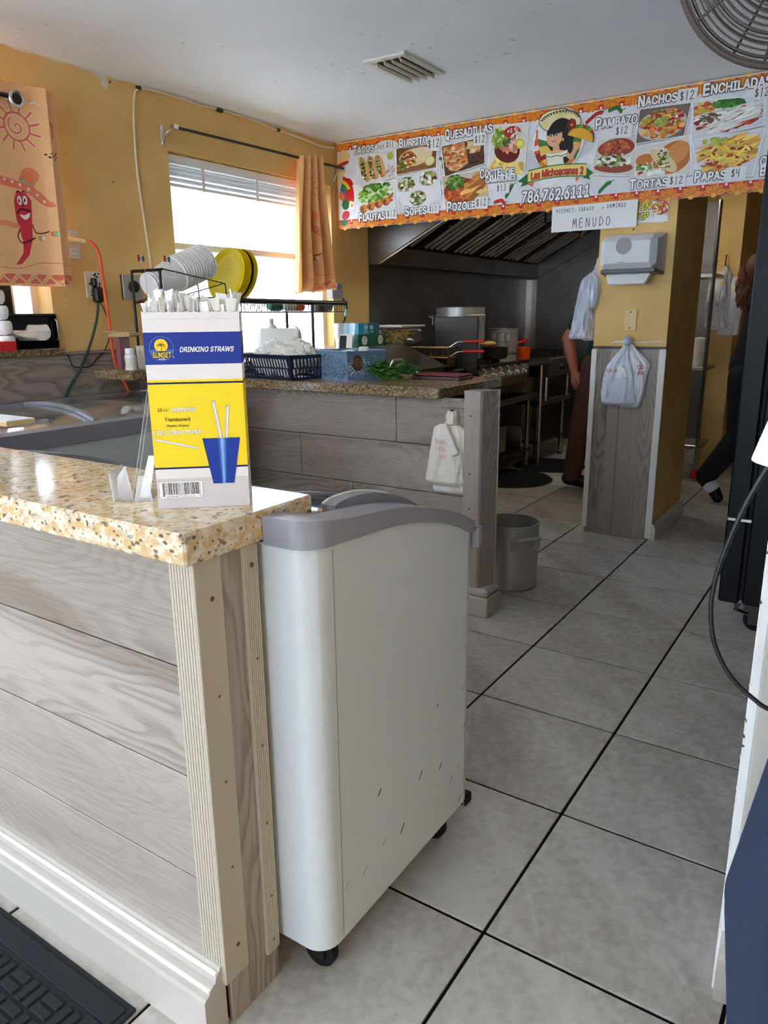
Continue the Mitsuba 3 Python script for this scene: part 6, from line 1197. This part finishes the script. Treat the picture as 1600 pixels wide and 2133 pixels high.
for i in range(3):
    V, n0 = [], 9
    for a in np.linspace(-.5, .5, 9):
        for r in np.linspace(.05, .215, 7):
            t = i * 2.0944 + a * (.5 + r * 3.2); V.append(FC + (e1 * math.cos(t) + e2 * math.sin(t)) * r + fa * (-.02 + a * .06))
    g = np.arange(63).reshape(9, 7); q = np.stack([g[:-1, :-1], g[:-1, 1:], g[1:, 1:], g[1:, :-1]], -1).reshape(-1, 4); V = np.array(V)
    me = trimesh.Trimesh(np.vstack([V, V + fa * .0015]), np.vstack([q[:, [0, 1, 2]], q[:, [0, 2, 3]], q[:, [0, 2, 1]] + 63, q[:, [0, 3, 2]] + 63]), process=False); put('blade', me, 'grey_plate', k)
put('mount_arm', tube(spline([FC - fa * .15, FC - fa * .25 + [0.02, .02, .05], FC - fa * .28 + [0.03, .02, .15], [FC[0] - fa[0] * .28 + .03, FC[1] - fa[1] * .28 + .02, ZC - .001]], 8), .014, 10), 'dark_steel', k, smooth=True)
k = thing('door_mat', 'black rubber backed mat with raised blocks at the foot of the front counter', 'mat')
MX1, MY1 = -.005, -1.436
put('base', tri(man(bx(-1.25, MX1, -2.02, MY1, .0008, .009, .003))), 'mat_black', k)
put('border', cat([bx(-1.25, MX1 - .012, MY1 - .055, MY1 - .014, .009, .0125, .002), bx(MX1 - .055, MX1 - .014, -2.02, MY1 - .058, .009, .0125, .002)]), 'mat_black', k)
g = []; s_ = .052
for i in range(20):
    for j in range(9):
        x, y = MX1 - .065 - s_ * (i + 1), MY1 - .065 - s_ * (j + 1)
        if (i + j) % 2:
            for b in range(2): g.append(bx(x + .003, x + s_ - .003, y + .004 + b * .025, y + .023 + b * .025, .009, .0135, .002))
        else:
            for b in range(2): g.append(bx(x + .004 + b * .025, x + .023 + b * .025, y + .003, y + s_ - .003, .009, .0135, .002))
q = put('raised_blocks', cat(g), 'mat_black', k); labels[q] = {'kind': 'stuff'}

# ---------------------------------------------------------------- people
def limb(ch):
    S = []
    for p, r in ch:
        s = trimesh.creation.icosphere(2); s.apply_scale(r); s.apply_translation(p); S.append(man(s))
    M = S[0]
    for a, b in zip(S, S[1:]): M = M + m3.Manifold.batch_hull([a, b])
    return M
def flesh(Ms, edge=.02, it=14):
    M = Ms[0]
    for q in Ms[1:]: M = M + q
    m = tri(M.simplify(edge * .05).refine_to_length(edge)); m.merge_vertices(); trimesh.smoothing.filter_taubin(m, lamb=.33, nu=.34, iterations=it); return m
def hand(w, d, side, palm_n, curl=.6, s=1.0):
    """palm and five fingers from the wrist w along d; side points to the thumb, fingers curl towards palm_n"""
    w, d, side, pn = (np.array(v, float) for v in (w, d, side, palm_n)); out = [limb([(w, .024 * s), (w + d * .04 * s + side * .012 * s, .020 * s), (w + d * .085 * s + side * .02 * s, .015 * s)]), limb([(w, .024 * s), (w + d * .04 * s - side * .012 * s, .020 * s), (w + d * .08 * s - side * .024 * s, .014 * s)])]
    for i, (o_, ln) in enumerate(((.028, .075), (.010, .085), (-.009, .078), (-.027, .060))):
        p = w + d * .085 * s + side * o_ * s; ch = [(w + d * .05 * s + side * o_ * .7 * s, .012 * s), (p, .0105 * s)]; a = 0
        for f_ in (.45, .32, .23):
            a += curl * .8; p = p + (d * math.cos(a) + pn * math.sin(a)) * ln * f_ * s; ch.append((p, .009 * s))
        out.append(limb(ch))
    t = w + d * .025 * s + side * .022 * s; out.append(limb([(t, .014 * s), (t + (d * .6 + side * .6 + pn * .3) * .035 * s, .0115 * s), (t + (d * .95 + side * .5 + pn * .5) * .065 * s, .0095 * s)]))
    return out
def head(c, face, r=.098, up_=(0, 0, 1)):
    c, f, u = np.array(c, float), np.array(face, float), np.array(up_, float); f /= np.linalg.norm(f); sd_ = np.cross(f, u)
    s = [(c + u * .02, r), (c + f * .02 - u * .05, r * .74), (c + f * .045 - u * .088, r * .40), (c - f * .03 + u * .02, r * .95)]
    Ms = [m3.Manifold.batch_hull([limb([q]) for q in s])]
    Ms.append(limb([(c + f * .085 + u * .005, .012), (c + f * .108 - u * .028, .014)])); Ms.append(limb([(c + f * .09 - u * .058 - sd_ * .016, .009), (c + f * .09 - u * .058 + sd_ * .016, .009)]))
    for t in (-1, 1): Ms.append(limb([(c + sd_ * .088 * t - u * .01, .016), (c + sd_ * .092 * t + u * .015, .015)])); Ms.append(limb([(c + f * .076 + sd_ * .034 * t + u * .008, .016)]))
    return Ms
def person(name, label, J, face, mats, sleeves=.45, hair_len=0, R=1.0, wide=None, hem=None):
    """J: joints; body is one surface; shirt, trousers, shoes and hair are its clothing"""
    k = thing(name, label, 'person'); P_ = {a: np.array(b, float) for a, b in J.items()}
    sh, tr_, sk = [], [], []
    torso = [(P_['pelvis'], .125 * R), ((P_['pelvis'] + P_['chest']) / 2, .12 * R), (P_['chest'], .13 * R)]
    sk += [limb(torso), limb([(P_['chest'], .11 * R), (P_['neck'], .055)]), limb([(P_['neck'], .052), (P_['head'] - [0, 0, .03], .055)])] + head(P_['head'], face)
    for s_ in 'LR':
        S, E_, W_, H, K_, A, To = (P_[q + s_] for q in ('sh', 'el', 'wr', 'hip', 'kn', 'an', 'toe'))
        sk += [limb([(P_['chest'], .09 * R), (S, .062 * R)]), limb([(S, .058 * R), (E_, .044)]), limb([(E_, .043), (E_ * .6 + W_ * .4, .042), (W_, .028)]), limb([(P_['pelvis'], .10 * R), (H, .092 * R), (K_, .062)]), limb([(K_, .06), (K_ * .65 + A * .35, .058), (A, .042)]), limb([(A, .042), (A * .3 + To * .7 - [0, 0, .0], .036), (To, .026)])]
        d = (W_ - E_) / np.linalg.norm(W_ - E_); f = np.array(face, float); sd_ = f - d * (f @ d); sd_ /= np.linalg.norm(sd_) + 1e-9; inn = (P_['pelvis'] - W_); inn = inn - d * (inn @ d); inn = inn - sd_ * (inn @ sd_); inn /= np.linalg.norm(inn) + 1e-9
        sk += hand(W_, d, sd_, inn, .5)
        e = S + (E_ - S) * sleeves / .45 if sleeves < .45 else E_ + (W_ - E_) * (sleeves - .45)
        sh += [limb([(P_['chest'], .122 * R), (S, .086 * R)]), limb([(S, .086 * R), (e, .068 if sleeves < .5 else .058)])]
        tr_ += [limb([(P_['pelvis'] - [0, 0, .02], .128 * R), (H, .112 * R), (K_, .082), (A + [0, 0, .02], .064)])]
    sh += [limb([(P_['pelvis'] + [0, 0, .03], .142 * R), ((P_['pelvis'] + P_['chest']) / 2, .14 * R), (P_['chest'], .15 * R)]), limb([(P_['chest'], .135 * R), (P_['neck'] - [0, 0, .02], .078)])]
    if wide: sh.append(limb([(np.array(p), r) for p, r in wide]))
    put('body', flesh(sk, .016, 10), 'skin', k, smooth=True)
    sm = flesh(sh, .022, 14)
    if hem: sm = tri(man(sm) - man(bx(.8, 1.01, -1.2, -.8, .8, hem)))
    put('shirt', sm, mats[0], k, smooth=40 if hem else True); put('trousers', flesh(tr_, .022, 12), mats[1], k, smooth=True)
    for s_ in 'LR':
        A, To = P_['an' + s_], P_['toe' + s_]; dd = (To - A); q = put('shoe', flesh([limb([(A - dd * .22 + [0, 0, -.02], .046), (A * .4 + To * .6 + [0, 0, .006], .045), (To + dd * .12, .034)])], .014, 6), mats[2], k, smooth=True)
        if len(mats) > 3: put('sole_band', flesh([limb([(A - dd * .28 - [0, 0, .05], .016), (A * .5 + To * .5 - [0, 0, .03], .018), (To + dd * .1 - [0, 0, .012], .016)])], .012, 4), mats[3], q, smooth=True); put('side_patch', flesh([limb([(A * .62 + To * .38 + [0, 0, .004], .051), (A * .45 + To * .55 + [0, 0, .004], .049)])], .012, 3), mats[3], q, smooth=True)
    f = np.array(face, float); hc = P_['head']
    hs = [m3.Manifold.batch_hull([limb([(hc + [0, 0, .035], .104)]), limb([(hc - f * .04 + [0, 0, .02], .102)])])]
    if hair_len: hs.append(man(crumpled(hc - f * .125 - [0, 0, hair_len * .42], (.062, .055, hair_len * .66), 9, 4)))
    cutb = man(xf(bx(.035, .4, -.3, .3, -.4, .052), hc, rz=math.atan2(f[1], f[0])))
    put('hair', tri(sum(hs[1:], hs[0]) - cutb), 'hair' if hair_len else 'black', k, smooth=40)
    return k
person('person', 'cook in dark green shirt and brown trousers standing behind the left edge of the column', dict(pelvis=(-.66, 3.30, .92), chest=(-.62, 3.31, 1.27), neck=(-.60, 3.31, 1.44), head=(-.57, 3.31, 1.58), shL=(-.60, 3.48, 1.36), elL=(-.52, 3.52, 1.10), wrL=(-.36, 3.48, 1.02), hipL=(-.65, 3.40, .88), knL=(-.60, 3.42, .48), anL=(-.62, 3.42, .085), toeL=(-.47, 3.42, .045),
       shR=(-.70, 3.14, 1.36), elR=(-.895, 3.14, 1.09), wrR=(-.835, 3.13, .865), hipR=(-.70, 3.20, .88), knR=(-.775, 3.18, .48), anR=(-.82, 3.16, .085), toeR=(-.68, 3.14, .045)), (1, -.05, 0), ('cloth_green', 'cloth_brown', 'black'), .30)
person('person', 'person in black clothes walking away behind the refrigerator, one heel lifted', dict(pelvis=(.275, 3.34, .88), chest=(.345, 3.34, 1.20), neck=(.34, 3.34, 1.37), head=(.325, 3.34, 1.51), shL=(.35, 3.50, 1.30), elL=(.36, 3.55, 1.05), wrL=(.50, 3.52, .92), hipL=(.29, 3.42, .84), knL=(.46, 3.42, .50), anL=(.48, 3.42, .085), toeL=(.63, 3.42, .045),
       shR=(.36, 3.19, 1.30), elR=(.42, 3.15, 1.05), wrR=(.56, 3.18, .95), hipR=(.26, 3.26, .84), knR=(.27, 3.26, .46), anR=(.085, 3.27, .155), toeR=(.165, 3.27, .045)), (1, 0, 0), ('cloth_black', 'cloth_black', 'black', 'shoe_white'), .80, .22, .92)
person('person', 'person in white shirt and dark navy trousers cut off by the right picture edge', dict(pelvis=(1.15, -1.03, .90), chest=(1.19, -1.02, 1.24), neck=(1.19, -1.02, 1.42), head=(1.17, -1.02, 1.57), shL=(1.17, -1.20, 1.35), elL=(1.22, -1.24, 1.08), wrL=(1.28, -1.2, .86), hipL=(1.19, -1.12, .86), knL=(1.17, -1.13, .47), anL=(1.20, -1.13, .085), toeL=(1.06, -1.14, .045),
       shR=(1.04, -.98, 1.34), elR=(.985, -1.0, 1.13), wrR=(1.13, -1.04, .99), hipR=(1.085, -.98, .86), knR=(.985, -1.0, .40), anR=(1.0, -1.0, .085), toeR=(.88, -1.0, .045)), (-1, 0, 0), ('cloth_white', 'cloth_navy', 'black'), .38, wide=[((1.03, -.98, 1.34), .082), ((.946, -1.0, 1.05), .078)], hem=1.068)
